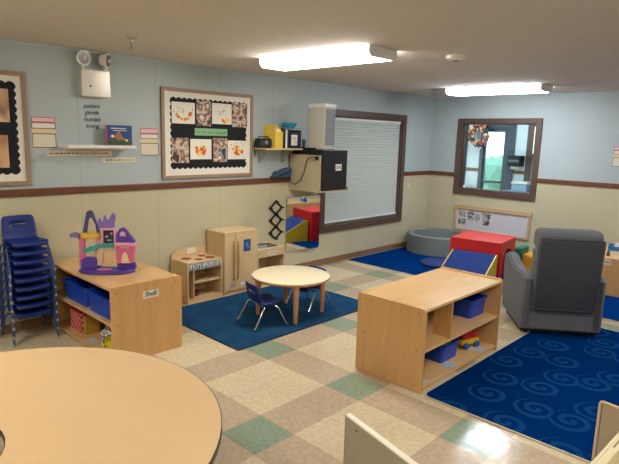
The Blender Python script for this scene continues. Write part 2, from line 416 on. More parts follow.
# ------------------------------------------------------------------ entry hall seen through the interior window
HY = 7.2
k = MB()
for x0, x1, zz0, zz1 in ((-4.2, -2.54, 0, 2.4), (-1.90, 1.2, 0, 2.4), (-2.54, -1.90, 2.06, 2.4)): k.box(x0, x1, HY, HY+.12, zz0, zz1)
HALLP = plain('hall_paint', (204, 214, 220), .6, var=.03); struct(k.build('wall_hall', HALLP))
struct(box('wall_hall_left', HALLP, -4.3, -4.2, YF+.12, HY, 0, 2.4)); struct(box('wall_hall_right', HALLP, 1.2, 1.3, YF+.12, HY, 0, 2.4))
struct(box('ceiling_hall', CEIL, -4.3, 1.3, YF+.12, HY+.12, 2.4, 2.5))
struct(box('floor_hall', FLOOR, -4.3, XL-.12, YF+.12, 7.3, -.1, 0))
b = MB(); b.box(-4.2, -2.98, HY-.02, HY, 1.18, 1.24); b.box(-2.84, -2.56, HY-.02, HY, 1.18, 1.24); b.box(-1.88, -1.66, HY-.02, HY, 1.18, 1.24); b.box(-1.40, 1.2, HY-.02, HY, 1.18, 1.24); struct(b.build('trim_5', TRIM))
DARKM = plain('dark_door_metal', (52, 62, 74), .4)
d1 = struct(empty('door_1', (-2.22, HY, 0)))
b = MB(); b.box(-2.56, -2.49, HY-.03, HY+.10, 0, 2.08); b.box(-1.96, -1.88, HY-.03, HY+.10, 0, 2.08); b.box(-2.49, -1.96, HY-.03, HY+.10, 2.0, 2.08); b.build('door_frame', DARKM, d1)
b = MB(); b.box(-2.49, -2.46, HY+.01, HY+.05, .01, 2.0); b.box(-2.10, -1.96, HY+.01, HY+.05, .01, 2.0); b.box(-2.46, -2.10, HY+.01, HY+.05, 1.94, 2.0); b.box(-2.46, -2.10, HY+.01, HY+.05, .01, .25); b.build('door_leaf', DARKM, d1)
box('glass_pane', GLASS, -2.46, -2.10, HY+.028, HY+.032, .25, 1.94, d1)
MB().tube([(-2.45, HY-.03, .99), (-2.45, HY-.06, 1.0), (-2.12, HY-.06, 1.0), (-2.12, HY+.01, 1.0)], .014).build('push_bar', DARKM, d1)
d2 = struct(empty('door_2', (-2.91, HY, 0))); b = MB(); b.box(-2.98, -2.84, HY-.05, HY, 0, 2.15, .006); b.build('door_frame', DARKM, d2)
w3 = struct(empty('window_3', (-1.5, HY, 1.5))); b = MB(); b.box(-1.655, -1.545, HY-.03, HY, .6, 2.15); b.box(-1.545, -1.40, HY-.03, HY, 2.04, 2.15); b.box(-1.545, -1.40, HY-.03, HY, 1.5, 1.56); b.build('window_frame', FRAMEW, w3)
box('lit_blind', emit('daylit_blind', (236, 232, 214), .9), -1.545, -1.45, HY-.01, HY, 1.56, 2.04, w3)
# outside lawn and hedge beyond the glass door
GR = mat_mottle('lawn', (96, 138, 90), (134, 172, 120), 6)
tag(box('lawn', GR, -8, 4, 7.33, 16, -.12, -.02), 'pale green grass outside the glass entry door', 'grass', kind='stuff')
hb = MB()
for i in range(46): hb.ball((-7+random.random()*9, 10.6+random.random()*.9, .47+random.random()*.6), .28+random.random()*.18, sub=1)
tag(hb.build('hedge', plain('hedge_leaves', (110, 158, 138), .9, var=.3, nscale=30)), 'hazy green hedge outside the glass entry door', 'hedge')
# wreath
wr = empty('hanging_wreath', (-2.56, HY-.14, 1.58))
leafc = [(178, 74, 48), (206, 130, 60), (96, 44, 48), (70, 84, 120), (212, 176, 150), (52, 62, 58)]
b = MB(); b.tube([(-2.55+.15*math.cos(a), HY-.12, 1.86+.17*math.sin(a)) for a in [i*PI/8 for i in range(16)]], .045, closed=True); b.build('twig_ring', plain('twigs', (62, 50, 48), .9), wr)
for j, cc in enumerate(leafc):
    b = MB()
    for i in range(11):
        a = random.random()*2*PI; r = .15+random.uniform(-.05, .06)
        b.ball((-2.55+r*math.cos(a), HY-.15-random.random()*.02, 1.86+r*1.12*math.sin(a)), .034, (1, .5, 1), sub=1)
    b.build('flowers', plain('wreath_flower_%d' % j, cc, .8), wr)
tag(wr, 'autumn wreath of orange and dark flowers seen hanging by the entry door', 'wreath')
pd = empty('paper_towel_dispenser', (-1.80, HY, 1.31))
MB().box(-1.925, -1.675, HY-.20, HY, 1.32, 1.52, .02).build('cover', BLACKG, pd); box('window_strip', GREYVD, -1.90, -1.70, HY-.204, HY-.2, 1.40, 1.44, pd)
box('paper', PAPER, -1.87, -1.73, HY-.14, HY-.135, 1.27, 1.325, pd)
tag(pd, 'dark grey paper towel dispenser on the hall wall right of the glass door', 'dispenser')
ct = empty('hall_desk', (-1.58, 6.95, 0)); box('desktop', plain('desk_blue_grey', (120, 142, 168), .5), -1.86, -1.30, 6.75, 7.14, .86, .89, ct, .004)
b = MB(); b.box(-1.84, -1.81, 6.77, 7.12, 0, .86); b.build('side_panel', GREYVD, ct); b = MB(); b.box(-1.35, -1.32, 6.77, 7.12, 0, .86); b.build('side_panel', GREYVD, ct)
tag(ct, 'blue grey desk in the hall seen at the lower right of the interior window', 'desk')
wb = empty('file_box', (-1.6, 6.95, .89)); MB().box(-1.72, -1.44, 6.82, 7.08, .8915, 1.02, .01).build('box', plain('box_blue', (150, 178, 206), .5), wb); MB().box(-1.73, -1.43, 6.81, 7.09, 1.02, 1.06, .01).build('lid', WHITE, wb)
tag(wb, 'pale blue box with a white lid standing on the hall desk', 'box')
lw = empty('low_shelf', (-2.78, 7.0, 0)); box('shelf_top', WHITE, -2.98, -2.64, 6.86, 7.12, .86, .90, lw); box('shelf_body', plain('shelf_pale', (196, 200, 200), .5), -2.96, -2.66, 6.88, 7.12, 0, .86, lw)
tag(lw, 'white topped low cupboard in the hall left of the glass door', 'cupboard')

# ------------------------------------------------------------------ rugs
def rug(name, x0, x1, y0, y1, r, m, bm_, label, group=None):
    t = empty(name, ((x0+x1)/2, (y0+y1)/2, 0))
    MB().prism(rrect(x0+.014, x1-.014, y0+.014, y1-.014, r), 2, .0005, .010).build('pile', m, t)
    MB().ring_prism(rrect(x0, x1, y0, y1, r+.012), rrect(x0+.014, x1-.014, y0+.014, y1-.014, r), 2, .0005, .009).build('bound_edge', bm_, t)
    return tag(t, label, 'rug', group)
rug('area_rug', -2.17, -.90, -.07, 1.78, .01, RUG1, BINDN, 'plain navy blue rug under the toddler table and play kitchen')
rug('area_rug', -2.50, 2.9, 3.18, 5.33, .03, RUG2, BIND, 'bright blue rug along the far wall under the soft climbing blocks')
rug('area_rug', .56, 4.2, .37, 2.86, .045, RUG3, BIND, 'royal blue rug with pale swirls beside the recliner')

# ------------------------------------------------------------------ ceiling fixtures
def fixture(x, y, label, dm, seen=True):
    t = empty('ceiling_light', (x, y, H))
    L, W, D = .645, .178, .08
    b = MB(); b.box(x-L+.02, x+L-.02, y-W+.03, y+W-.03, H-.022, H); b.build('housing', WHITE, t)
    prof = [(-W, H-.022), (-W+.006, H-.05), (-W+.03, H-D), (W-.03, H-D), (W-.006, H-.05), (W, H-.022)]
    MB().prism([(y+u, v) for u, v in prof], 0, x-L+.012, x+L-.012).build('diffuser', dm, t)
    for sx in (-1, 1):
        pr = [(-W-.003, H-.001), (-W-.003, H-.05), (-W+.028, H-D-.003), (W-.028, H-D-.003), (W+.003, H-.05), (W+.003, H-.001)]
        MB().prism([(y+u, v) for u, v in pr], 0, x+sx*(L-.012), x+sx*L).build('end_cap', WHITE, t)
    return tag(t, label, 'ceiling light', 'fluorescent ceiling lights')
fixture(-.925, .875, 'lit fluorescent ceiling light nearer the bulletin board wall, left of the two', DIFF_W)
fixture(-.89, 4.17, 'lit fluorescent ceiling light farther away, above the interior window', DIFF_C)
fixture(-.92, -2.8, 'lit fluorescent ceiling light above the kidney shaped table', DIFF_W)
fixture(2.5, .69, 'lit fluorescent ceiling light on the right half over the swirl rug', DIFF_W)
fixture(2.5, -2.55, 'lit fluorescent ceiling light on the near right, above the camera side', DIFF_W)
fixture(2.5, 3.93, 'lit fluorescent ceiling light at the far right of the room', DIFF_C)
hl = empty('hall_fill_light', (-1.6, 6.3, 2.4)); box('housing', WHITE, -2.1, -1.1, 6.15, 6.45, 2.37, 2.4, hl); box('diffuser', emit('hall_fill_glow', (236, 246, 255), 16), -2.08, -1.12, 6.17, 6.43, 2.33, 2.37, hl)  # fill fixture added out of view to brighten the hall
tag(hl, 'added ceiling light, out of view, brightening the entry hall behind the interior window', 'ceiling light')
# sprinklers and detector
def sprinkler(x, y, label):
    t = empty('sprinkler_head', (x, y, H)); MB().lathe([(.001, 0), (.045, 0), (.04, -.012), (.018, -.016), (.001, -.016)], (x, y, H)).build('escutcheon', STEEL, t)
    MB().cyl((x, y, H-.015), (x, y, H-.04), .010).build('nozzle', STEEL, t)
    b = MB(); b.tube([(x, y, H-.03), (x+.02, y, H-.045), (x+.014, y, H-.07), (x, y, H-.082)], .004, 6); b.tube([(x, y, H-.03), (x-.02, y, H-.045), (x-.014, y, H-.07), (x, y, H-.082)], .004, 6); b.build('yoke', STEEL, t)
    MB().cyl((x, y, H-.082), (x, y, H-.086), .022).build('deflector', STEEL, t)
    return tag(t, label, 'sprinkler', 'ceiling sprinklers')
sprinkler(-1.56, -.58, 'metal fire sprinkler on the ceiling near the emergency light')
sprinkler(-1.75, 4.05, 'metal fire sprinkler on the ceiling beside the far light')
sm = empty('smoke_detector', (-.03, 1.55, H)); MB().lathe([(.001, 0), (.085, 0), (.08, -.022), (.055, -.035), (.001, -.038)], (-.03, 1.55, H)).build('housing', WHITE, sm)
MB().lathe([(.001, -.036), (.03, -.036), (.026, -.046), (.001, -.047)], (-.03, 1.55, H)).build('sensor_cap', GREYV, sm)
tag(sm, 'round white smoke detector on the ceiling between the two lights', 'smoke detector')

# ------------------------------------------------------------------ emergency light
ey = -.022; e = empty('emergency_light', (XL, -.43+ey, 2.045))
MB().box(XL, XL+.075, -.562+ey, -.30+ey, 2.045, 2.28, .006).build('battery_case', plain('painted_steel', (214, 210, 196), .22, .35, var=.03), e)
MB().cyl((XL+.075, -.485+ey, 2.135), (XL+.079, -.485+ey, 2.135), .009).build('test_button', BLACK, e)
for yy, tw in ((-.535+ey, .12), (-.325+ey, .75)):
    d = Vector((math.cos(tw), math.sin(tw), -.12)).normalized(); c = Vector((XL+.055, yy, 2.375))
    hd = MB(); hd.cyl(c-d*.045, c+d*.01, .045, .066, 28); hd.cyl(c+d*.01, c+d*.022, .066, .066, 28); hd = hd.build('lamp_head', WHITE, e)
    MB().cyl(c+d*.0225, c+d*.025, .054, .054, 28).build('lens', plain('lens_dark', (126, 124, 118), .2, .4, nscale=40, var=.4), hd)
    MB().ball(c+d*.026, .018, sub=2).build('bulb', PAPER, hd)
    MB().cyl((XL+.05, yy, 2.28), (XL+.05, yy, 2.33), .013).build('swivel', WHITE, e)
tag(e, 'white emergency light box with two round lamp heads high on the left wall', 'emergency light')

# lettering on the wall
ws = [('patient', 1.966), ('gentle', 1.908), ('humble', 1.846), ('loving', 1.788)]
for s_, z in ws:
    o = text('wall_word', s_, .056, INK, (XL+.001, -.472, z), shear=.35, spacing=.95, bold=.0004)
    tag(o, 'black script word %s on the blue wall under the emergency light' % s_, 'wall decal', 'script words on the wall')

# ------------------------------------------------------------------ white floating shelf, book, word strips
sh_ = empty('floating_shelf', (XL, -.40, 1.59))
MB().prism([(XL, 1.592), (XL+.19, 1.592), (XL+.19, 1.618), (XL, 1.618)], 1, -.775, -.14, bev=.003).build('shelf_board', WHITE, sh_)
box('wall_cleat', WHITE, XL, XL+.02, -.74, -.18, 1.572, 1.592, sh_)
tag(sh_, 'white floating shelf on the blue wall holding one picture book', 'shelf')
bk = empty('picture_book', (XL+.09, -.262, 1.6192), math.radians(-6))
k = MB(); k.box(-.012, .012, -.115, .115, .003, .178); k.build('pages', PAPER, bk, True)
BKC = mat_photo('book_cover_picture', [(20, 44, 96), (38, 74, 140), (140, 84, 48), (44, 80, 44)], 14, 3)
MB().box(.012, .015, -.118, .118, 0, .182, .001).build('front_cover', plain('cover_blue', (36, 70, 132), .35), bk, True)
MB().box(-.015, -.012, -.118, .118, 0, .182, .001).build('back_cover', plain('cover_blue', (36, 70, 132), .35), bk, True)
MB().box(-.015, .0155, -.122, -.117, 0, .182, .001).build('spine', plain('spine_orange', (206, 96, 66), .4), bk, True)
k = MB(); k.box(.015, .0158, -.108, .110, .005, .045); pic = k.build('cover_ground', plain('cover_green', (44, 84, 44), .4), bk, True)
b = MB(); b.ball((.0155, -.01, .075), .034, (.05, 1, 1)); b.ball((.0155, -.01, .105), .022, (.05, 1, 1)); b.ball((.0155, .03, .06), .02, (.05, 1, .8)); b.build('cover_bear', plain('cover_brown', (158, 104, 58), .5), bk, True)
b = MB(); b.ball((.0155, -.065, .055), .026, (.05, 1, .8)); b.build('cover_hut', plain('cover_rust', (120, 58, 44), .5), bk, True)
b = MB(); b.ball((.0158, -.065, .082), .017, (.05, 1, .8)); b.box(.015, .0158, -.06, .07, .132, .137); b.box(.015, .0158, -.08, .06, .150, .158); b.build('cover_lettering', PAPER, bk, True)
b = MB(); b.ball((.0155, .065, .045), .015, (.05, 1, 1)); b.build('cover_lamp', plain('cover_yellow', (224, 186, 90), .5), bk, True)
tag(bk, 'picture book with blue cover and orange spine standing on the white shelf', 'book')
def strip(y0, y1, z0, z1, label, words):
    t = empty('word_strip', (XL, (y0+y1)/2, z0)); box('paper', CREAMP, XL+.0005, XL+.002, y0, y1, z0, z1, t)
    b = MB(); yy = y0+.03
    while yy < y1-.03:
        w = random.uniform(.012, .04); b.box(XL+.002, XL+.0026, yy, min(yy+w, y1-.02), (z0+z1)/2-.008, (z0+z1)/2+.008*random.uniform(.2, 1)); yy += w+.008
    b.build('lettering', GREYINK, t); tag(t, label, 'paper strip', 'paper word strips under the white shelf')
strip(-.893, -.298, 1.518, 1.566, 'longer paper strip of small lettering directly under the white shelf', 0)
strip(-.391, -.055, 1.457, 1.499, 'shorter paper strip of small lettering, lower right of the white shelf', 0)

# small framed paper notices
def papers(ax, a0, a1, z, labels, cut=None):
    # z: top of pink, bottom of pink, bottom of white, top of lower, bottom of lower
    def bx(name, m, u0, u1, z0, z1, d0, d1, p):
        if ax == 0: return box(name, m, XL+d0, XL+d1, u0, u1, z0, z1, p)
        return box(name, m, u0, u1, YF-d1, YF-d0, z0, z1, p)
    def org(zz): return (XL, (a0+a1)/2, zz) if ax == 0 else ((a0+a1)/2, YF, zz)
    t = empty('paper_notice', org(z[1])); bx('paper', PINKP, a0, a1, z[1]+.001, z[0], .0005, .002, t)
    def bord(m, zz0, zz1, p, c=.006):
        b = MB()
        for u0, u1, q0, q1 in ((a0, a1, zz1-c, zz1), (a0, a1, zz0, zz0+c), (a0, a0+c, zz0+c, zz1-c), (a1-c, a1, zz0+c, zz1-c)):
            if ax == 0: b.box(XL+.002, XL+.003, u0, u1, q0, q1)
            else: b.box(u0, u1, YF-.003, YF-.002, q0, q1)
        b.build('border', m, p)
    bord(REDL, z[1]+.001, z[0], t); tag(t, labels[0], 'notice', 'bordered notices on the wall')
    t = empty('paper_notice', org(z[2])); bx('paper', PAPER, a0, a1, z[2], z[1]-.001, .0005, .002, t); bord(PURL, z[2], z[1]-.001, t); tag(t, labels[1], 'notice', 'bordered notices on the wall')
    t = empty('paper_notice', org(z[3])); bx('paper', YELP, a0, a1, z[3]+.004, z[2]-.002, .0005, .002, t); tag(t, labels[2], 'notice', 'bordered notices on the wall')
    t = empty('paper_notice', org(z[4])); bx('paper', CREAMP, a0-.005, a1, z[4], z[3], .0005, .002, t); bord(plain('slate_line', (84, 88, 84), .7), z[4], z[3], t)
    b = MB()
    for i in range(4):
        zz = z[3]-.028-i*(z[3]-z[4]-.04)/4
        if ax == 0: b.box(XL+.002, XL+.0025, a0+.02, a1-.02, zz-.002, zz)
        else: b.box(a0+.02, a1-.02, YF-.0025, YF-.002, zz-.002, zz)
    b.build('lettering', plain('faint_print', (196, 184, 164), .8), t); tag(t, labels[3], 'notice', 'bordered notices on the wall')
side = {'A': 'beside the left bulletin board', 'B': 'just left of the large bulletin board', 'C': 'on the far wall at the right edge'}
def L4(k): return ['pink notice, topmost of the small papers '+side[k], 'narrow white notice under the pink one, '+side[k], 'pale yellow strip of the small papers '+side[k], 'cream notice with dark border, lowest '+side[k]]
papers(0, -.998, -.800, (1.849, 1.804, 1.750, 1.710, 1.590), L4('A'))
papers(0, 0.002, .198, (1.784, 1.733, 1.681, 1.640, 1.520), L4('B'))
papers(1, .258, .455, (1.733, 1.683, 1.63, 1.588, 1.468), L4('C'))

# ------------------------------------------------------------------ bulletin boards
def scallop(y0, y1, z0, z1, per=.064, amp=.0105):
    o = []
    def edge(p, q, nrm):
        L = math.hypot(q[0]-p[0], q[1]-p[1]); n = max(1, round(L/per)); ns = n*8
        for i in range(ns):
            f = i/ns; a = abs(math.sin(PI*f*n))
            o.append((p[0]+(q[0]-p[0])*f+nrm[0]*amp*(a-.4)*1.6, p[1]+(q[1]-p[1])*f+nrm[1]*amp*(a-.4)*1.6))
    edge((y0, z0), (y1, z0), (0, -1)); edge((y1, z0), (y1, z1), (1, 0)); edge((y1, z1), (y0, z1), (0, 1)); edge((y0, z1), (y0, z0), (-1, 0))
    return o
def bulletin(y0, y1, z0, z1, by0, by1, bz0, bz1, label):
    t = empty('bulletin_board', (XL, (y0+y1)/2, z0)); f = .036; b = MB()
    for p, q, r, s_ in ((y0, y1, z1-f, z1), (y0, y1, z0, z0+f), (y0, y0+f, z0+f, z1-f), (y1-f, y1, z0+f, z1-f)): b.box(XL, XL+.025, p, q, r, s_, .004)
    b.build('frame', BOARDW, t); box('backing', PAPER, XL, XL+.010, y0+f, y1-f, z0+f, z1-f, t)
    MB().prism(scallop(by0, by1, bz0, bz1), 0, XL+.0102, XL+.012).build('scalloped_paper', BPAPER, t)
    return tag(t, label, 'bulletin board')
bulletin(.228, 1.42, 1.275, 2.20, .340, 1.320, 1.385, 2.100, 'large wood framed bulletin board with scalloped black paper and eight pinned pictures')
bulletin(-2.26, -1.03, 1.275, 2.205, -2.16, -1.115, 1.375, 2.115, 'wood framed bulletin board at the left edge with scalloped black paper and photos')
PX = XL+.0125
BROWN = [(70, 46, 38), (150, 112, 90), (214, 200, 182), (150, 110, 88), (96, 72, 66), (218, 204, 186)]
def photo(y0, y1, z0, z1, label, cols, seed, sc=20, tilt=0):
    t = empty('pinned_photo', (PX, (y0+y1)/2, z0)); box('photo_paper', mat_photo('photo_print_%d' % seed, cols, sc, seed), PX, PX+.001, y0, y1, z0, z1, t)
    b = MB()
    for cy in (y0+.012, y1-.012): b.ball((PX+.0042, cy, z1-.012), .003, sub=1)
    b.build('pins', STEEL, t)
    if tilt: t.rotation_euler = (tilt, 0, 0)
    tag(t, label, 'photo', 'photos pinned on the bulletin boards')
photo(.648, .833, 1.830, 2.095, 'tall photo of a child in white in the top row, second from left', BROWN, 1)
photo(1.125, 1.338, 1.832, 2.098, 'tall dark brown photo at the top right of the large board', BROWN[::-1], 2)
photo(.343, .550, 1.440, 1.700, 'tall photo at the bottom left of the large board', BROWN, 3)
photo(.862, 1.054, 1.442, 1.705, 'tall photo in the bottom row between two flower paintings', [(40, 52, 84), (196, 176, 156), (110, 60, 44), (226, 214, 200)], 4)
photo(-1.55, -1.165, 1.795, 2.06, 'upper photo on the board at the left edge', [(40, 52, 92), (176, 132, 96), (214, 190, 160), (92, 60, 44)], 5, 11)
photo(-1.58, -1.19, 1.425, 1.69, 'lower photo on the board at the left edge', [(120, 76, 52), (190, 146, 108), (216, 176, 136), (160, 110, 80)], 6, 8)
OR = plain('paint_orange', (232, 128, 58), .7); YE = plain('paint_yellow', (236, 204, 96), .7); RD = plain('paint_red', (204, 84, 62), .7); DG = plain('paint_green', (66, 82, 58), .7)
def painting(y0, y1, z0, z1, label, style, seed):
    rnd = random.Random(seed); t = empty('pinned_painting', (PX, (y0+y1)/2, z0)); box('sheet', PAPER, PX, PX+.001, y0, y1, z0, z1, t)
    w, h, cy, cz = y1-y0, z1-z0, (y0+y1)/2, (z0+z1)/2
    B_ = [MB() for _ in range(4)]
    def blob(i, y, z, r): 
        y = min(max(y, y0+r), y1-r); z = min(max(z, z0+r), z1-r)
        B_[i].ball((PX+.001+.0002*i, y, z), r, (.04, 1, rnd.uniform(.7, 1.2)), sub=2)
    if style == 'wreath':
        for i in range(26):
            a = PI+rnd.random()*PI*1.0; blob(rnd.choice((0, 1, 1, 0, 2)), cy+w*.30*math.cos(a)+rnd.uniform(-.01, .01), cz+.01+h*.34*math.sin(a), rnd.uniform(.009, .018))
        for i in range(9): blob(rnd.choice((2, 3, 0)), cy+w*rnd.uniform(-.42, .42), cz+h*rnd.uniform(.0, .35), .006)
        for dz in (0, .018, .036): blob(3, cy-.012+.01*rnd.random(), cz+dz, .007)
    elif style == 'corner':
        for i in range(13): blob(rnd.choice((0, 1, 1)), cy+w*rnd.uniform(0, .32), cz-h*rnd.uniform(.22, .40), rnd.uniform(.010, .02))
        for q in ((-.16, .1), (-.1, .02), (0, .1), (.04, .12), (-.08, -.05)): blob(3, cy+w*q[0], cz+h*q[1], .007)
        for q in ((.1, .18), (.14, .15)): blob(0, cy+w*q[0], cz+h*q[1], .008)
    else:
        for i in range(34):
            a = rnd.random()*2*PI; r = rnd.random()**.6*.30; blob(rnd.choice((0, 0, 1, 2)), cy+w*r*math.cos(a), cz-h*.06+h*r*.75*math.sin(a), rnd.uniform(.010, .022))
        for i in range(5): blob(3, cy+w*rnd.uniform(-.08, .08), cz+h*rnd.uniform(.02, .16), .006)
        if style == 'scatter':
            for i in range(10): blob(rnd.choice((2, 0)), cy+w*rnd.uniform(-.42, .42), cz+h*rnd.uniform(.05, .42), .005)
    for b, m, nm in zip(B_, (OR, YE, RD, DG), ('orange_paint', 'yellow_paint', 'red_paint', 'green_paint')):
        if len(b.bm.verts): b.build(nm, m, t)
    tag(t, label, 'painting', "children's paintings on the large bulletin board")
painting(.350, .628, 1.845, 2.062, 'white painting with orange and yellow dabs in a curve, top left of the large board', 'wreath', 1)
painting(.848, 1.114, 1.857, 2.078, 'mostly white painting with orange dabs low and right, top row', 'corner', 2)
painting(.568, .838, 1.476, 1.690, 'painting of one bright orange flower, bottom row second from left', 'flower', 3)
painting(1.060, 1.328, 1.472, 1.681, 'painting of an orange flower with scattered red dots, bottom right', 'scatter', 4)
bn = empty('banner', (PX, .84, 1.728)); box('strip', GREENP, PX, PX+.001, .625, 1.054, 1.728, 1.805, bn)
b = MB()      # four word-long runs of handwriting, too small in the photo to read
for w0, w1 in ((.645, .695), (.722, .765), (.798, .868), (.888, 1.035)):
    n_ = int((w1-w0)/.004); b.tube([(PX+.0014, w0+(w1-w0)*i/n_, 1.762+.010*math.sin(i*1.7)+(.008 if i == 0 else 0)) for i in range(n_+1)], .0016, 5)
b.build('handwriting', plain('banner_ink', (50, 96, 66), .7), bn)
tag(bn, 'sage green title strip with small dark handwriting across the large bulletin board', 'banner')

# ------------------------------------------------------------------ wooden wall shelf with its things
SX = XL+.24
ws = empty('wall_shelf', (XL, 1.75, 1.58)); MB().box(XL, SX, 1.425, 2.03, 1.585, 1.604, .003).build('shelf_board', BIRCHY, ws)
for yy in (1.53, 1.90):
    b = MB(); b.box(XL, XL+.012, yy-.01, yy+.01, 1.42, 1.585); b.box(XL+.012, XL+.2, yy-.01, yy+.01, 1.573, 1.585); b.tube([(XL+.01, yy, 1.44), (XL+.17, yy, 1.578)], .006, 6); b.build('bracket', STEEL, ws)
tag(ws, 'light wood wall shelf left of the fridge cabinet, full of binders', 'shelf')
rd = empty('radio', (XL+.12, 1.495, 1.605)); MB().box(XL+.06, XL+.17, 1.405, 1.588, 1.607, 1.715, .02, 3).build('body', BLACK, rd)
SPK = plain('speaker_mesh', (46, 48, 50), .6)
for yy in (1.440, 1.553): MB().lathe([(.001, 0), (.028, 0), (.030, .006), (.025, .009), (.001, .005)], (XL+.17, yy, 1.655), ax='x').build('speaker', SPK, rd)
MB().lathe([(.001, 0), (.022, 0), (.024, .006), (.018, .010), (.001, .010)], (XL+.17, 1.4965, 1.668), ax='x').build('disc_lid', plain('silver_plastic', (128, 132, 136), .3), rd)
MB().tube([(XL+.12, 1.42, 1.71), (XL+.12, 1.425, 1.735), (XL+.12, 1.57, 1.735), (XL+.12, 1.575, 1.71)], .006).build('handle', BLACK, rd)
MB().tube([(XL+.07, 1.405, 1.63), (XL+.09, 1.385, 1.59), (XL+.08, 1.39, 1.52), (XL+.05, 1.43, 1.50), (XL+.03, 1.455, 1.53), (XL+.01, 1.46, 1.575)], .004).build('power_cord', BLACK, rd)
tag(rd, 'black portable radio with round speakers on the wooden wall shelf', 'radio')
mf = empty('magazine_file', (XL+.12, 1.66, 1.605)); b = MB(); b.prism([(XL+.02, 1.607), (XL+.215, 1.607), (XL+.215, 1.79), (XL+.10, 1.87), (XL+.02, 1.87)], 1, 1.595, 1.607); b.prism([(XL+.02, 1.607), (XL+.215, 1.607), (XL+.215, 1.79), (XL+.10, 1.87), (XL+.02, 1.87)], 1, 1.703, 1.715)
b.box(XL+.02, XL+.03, 1.607, 1.703, 1.607, 1.87); b.box(XL+.205, XL+.215, 1.607, 1.703, 1.607, 1.79); b.box(XL+.03, XL+.205, 1.607, 1.703, 1.607, 1.612); b.build('case', plain('folder_yellow', (222, 190, 70), .6), mf)
box('folders', plain('folder_manila', (232, 214, 160), .8), XL+.035, XL+.2, 1.617, 1.693, 1.613, 1.83, mf)
tag(mf, 'yellow magazine file of folders on the wooden wall shelf', 'magazine file')
yb = [(1.725, 1.758, (24, 28, 36), 'slim black binder right of the yellow magazine file', 1.835), (1.762, 1.788, (226, 226, 220), 'slim white binder between two black binders', 1.825), (1.792, 1.82, (26, 32, 60), 'thin navy folder beside the white binder', 1.83), (1.975, 2.02, (24, 28, 44), 'black binder at the right end of the wooden wall shelf', 1.82)]
for i, (y0, y1, cc, lb_, zt) in enumerate(yb):
    t = empty('binder', (XL+.12, (y0+y1)/2, 1.605)); m = plain('binder_%d' % i, cc, .45)
    b = MB(); b.box(XL+.03, XL+.215, y0, y0+.003, 1.607, zt); b.box(XL+.03, XL+.215, y1-.003, y1, 1.607, zt); b.box(XL+.212, XL+.215, y0+.003, y1-.003, 1.607, zt); b.build('cover', m, t)
    box('pages', PAPER, XL+.035, XL+.205, y0+.004, y1-.004, 1.612, zt-.008, t); tag(t, lb_, 'binder', 'binders on the wooden wall shelf')
fr = empty('framed_card', (XL+.23, 1.86, 1.605)); MB().box(XL+.218, XL+.224, 1.825, 1.968, 1.607, 1.80, .002).build('card', plain('card_navy', (30, 36, 58), .5), fr)
box('picture', PAPER, XL+.224, XL+.225, 1.845, 1.945, 1.64, 1.765, fr); b = MB(); 
for i in range(6): b.ball((XL+.2255, 1.865+.06*random.random(), 1.66+.08*random.random()), .012, (.05, 1, .6), sub=1)
b.build('drawing', GREYINK, fr); tag(fr, 'dark card with a white picture propped in front of the binders', 'card')
bb = empty('bowl', (XL+.13, 1.90, 1.838)); 
fb = empty('document_tray', (XL+.13, 1.86, 1.822)); box('tray', plain('tray_grey', (150, 152, 150), .5), XL+.04, XL+.21, 1.73, 2.03, 1.837, 1.845, fb); tag(fb, 'grey tray lying flat on top of the binders', 'tray')
bb.location.z = 1.845; MB().lathe([(.001, 1.846), (.060, 1.846), (.085, 1.875), (.090, 1.905), (.084, 1.905), (.076, 1.88), (.04, 1.856), (.001, 1.856)], (XL+.13, 1.90, 0)).build('bowl_shell', plain('teal_plastic', (36, 138, 164), .4), bb)
MB().tube([(XL+.13+0.088*math.cos(i*PI/12), 1.90+0.088*math.sin(i*PI/12), 1.905) for i in range(24)], .004, 6, closed=True).build('rim', _cache['teal_plastic'], bb)
tag(bb, 'teal blue plastic bowl on top of the binders', 'bowl')
bg_ = empty('folded_jacket', (XL+.08, 1.83, RAIL)); b = MB(); b.prism([(1.68, RAIL+.001), (1.74, RAIL+.04), (1.74, RAIL+.075), (1.82, RAIL+.085), (1.90, RAIL+.11), (1.99, RAIL+.125), (1.99, RAIL+.001)], 0, XL+.004, XL+.10, bev=.012, smooth=True)
b.build('cloth', plain('denim_blue', (58, 80, 110), .9, var=.4, nscale=25, bump=.4, bscale=30), bg_); b = MB(); b.tube([(XL+.10, 1.70, RAIL+.012), (XL+.108, 1.74, RAIL+.02), (XL+.104, 1.87, RAIL+.05), (XL+.102, 1.97, RAIL+.10)], .009); b.build('hem', plain('denim_dark', (30, 42, 62), .9), bg_)
tag(bg_, 'folded dark blue jacket lying on the wall rail under the wooden shelf', 'jacket')

# ------------------------------------------------------------------ wall cabinet with compact fridge, air purifier
CY0, CY1, CX = 2.034, 2.572, -2.0
cb = empty('wall_cabinet', (XL, 2.3, 1.085)); CAB = plain('cabinet_cream', (176, 162, 132), .4)
box('side_panel', CAB, XL, CX, CY0, CY0+.018, 1.085, 1.53, cb, .002); box('side_panel', CAB, XL, CX, CY1-.018, CY1, 1.085, 1.13, cb, .002)
box('bottom_panel', CAB, XL, CX+.006, CY0+.018, CY1-.018, 1.085, 1.103, cb, .002); box('back_panel', CAB, XL, XL+.01, CY0+.018, CY1-.018, 1.103, 1.50, cb)
b = MB()
for xx, zz in ((CX-.14, 1.47), (CX-.10, 1.47)): b.cyl((xx, CY0, zz), (xx, CY0-.010, zz), .008, seg=10)
b.build('screw_caps', STEEL, cb); tag(cb, 'cream wall mounted cabinet that holds the black compact fridge', 'cabinet')
fg = empty('compact_fridge', (XL+.25, 2.3, 1.103)); MB().box(XL+.02, CX-.035, CY0+.022, CY1-.04, 1.105, 1.597, .006).build('body', BLACKG, fg)
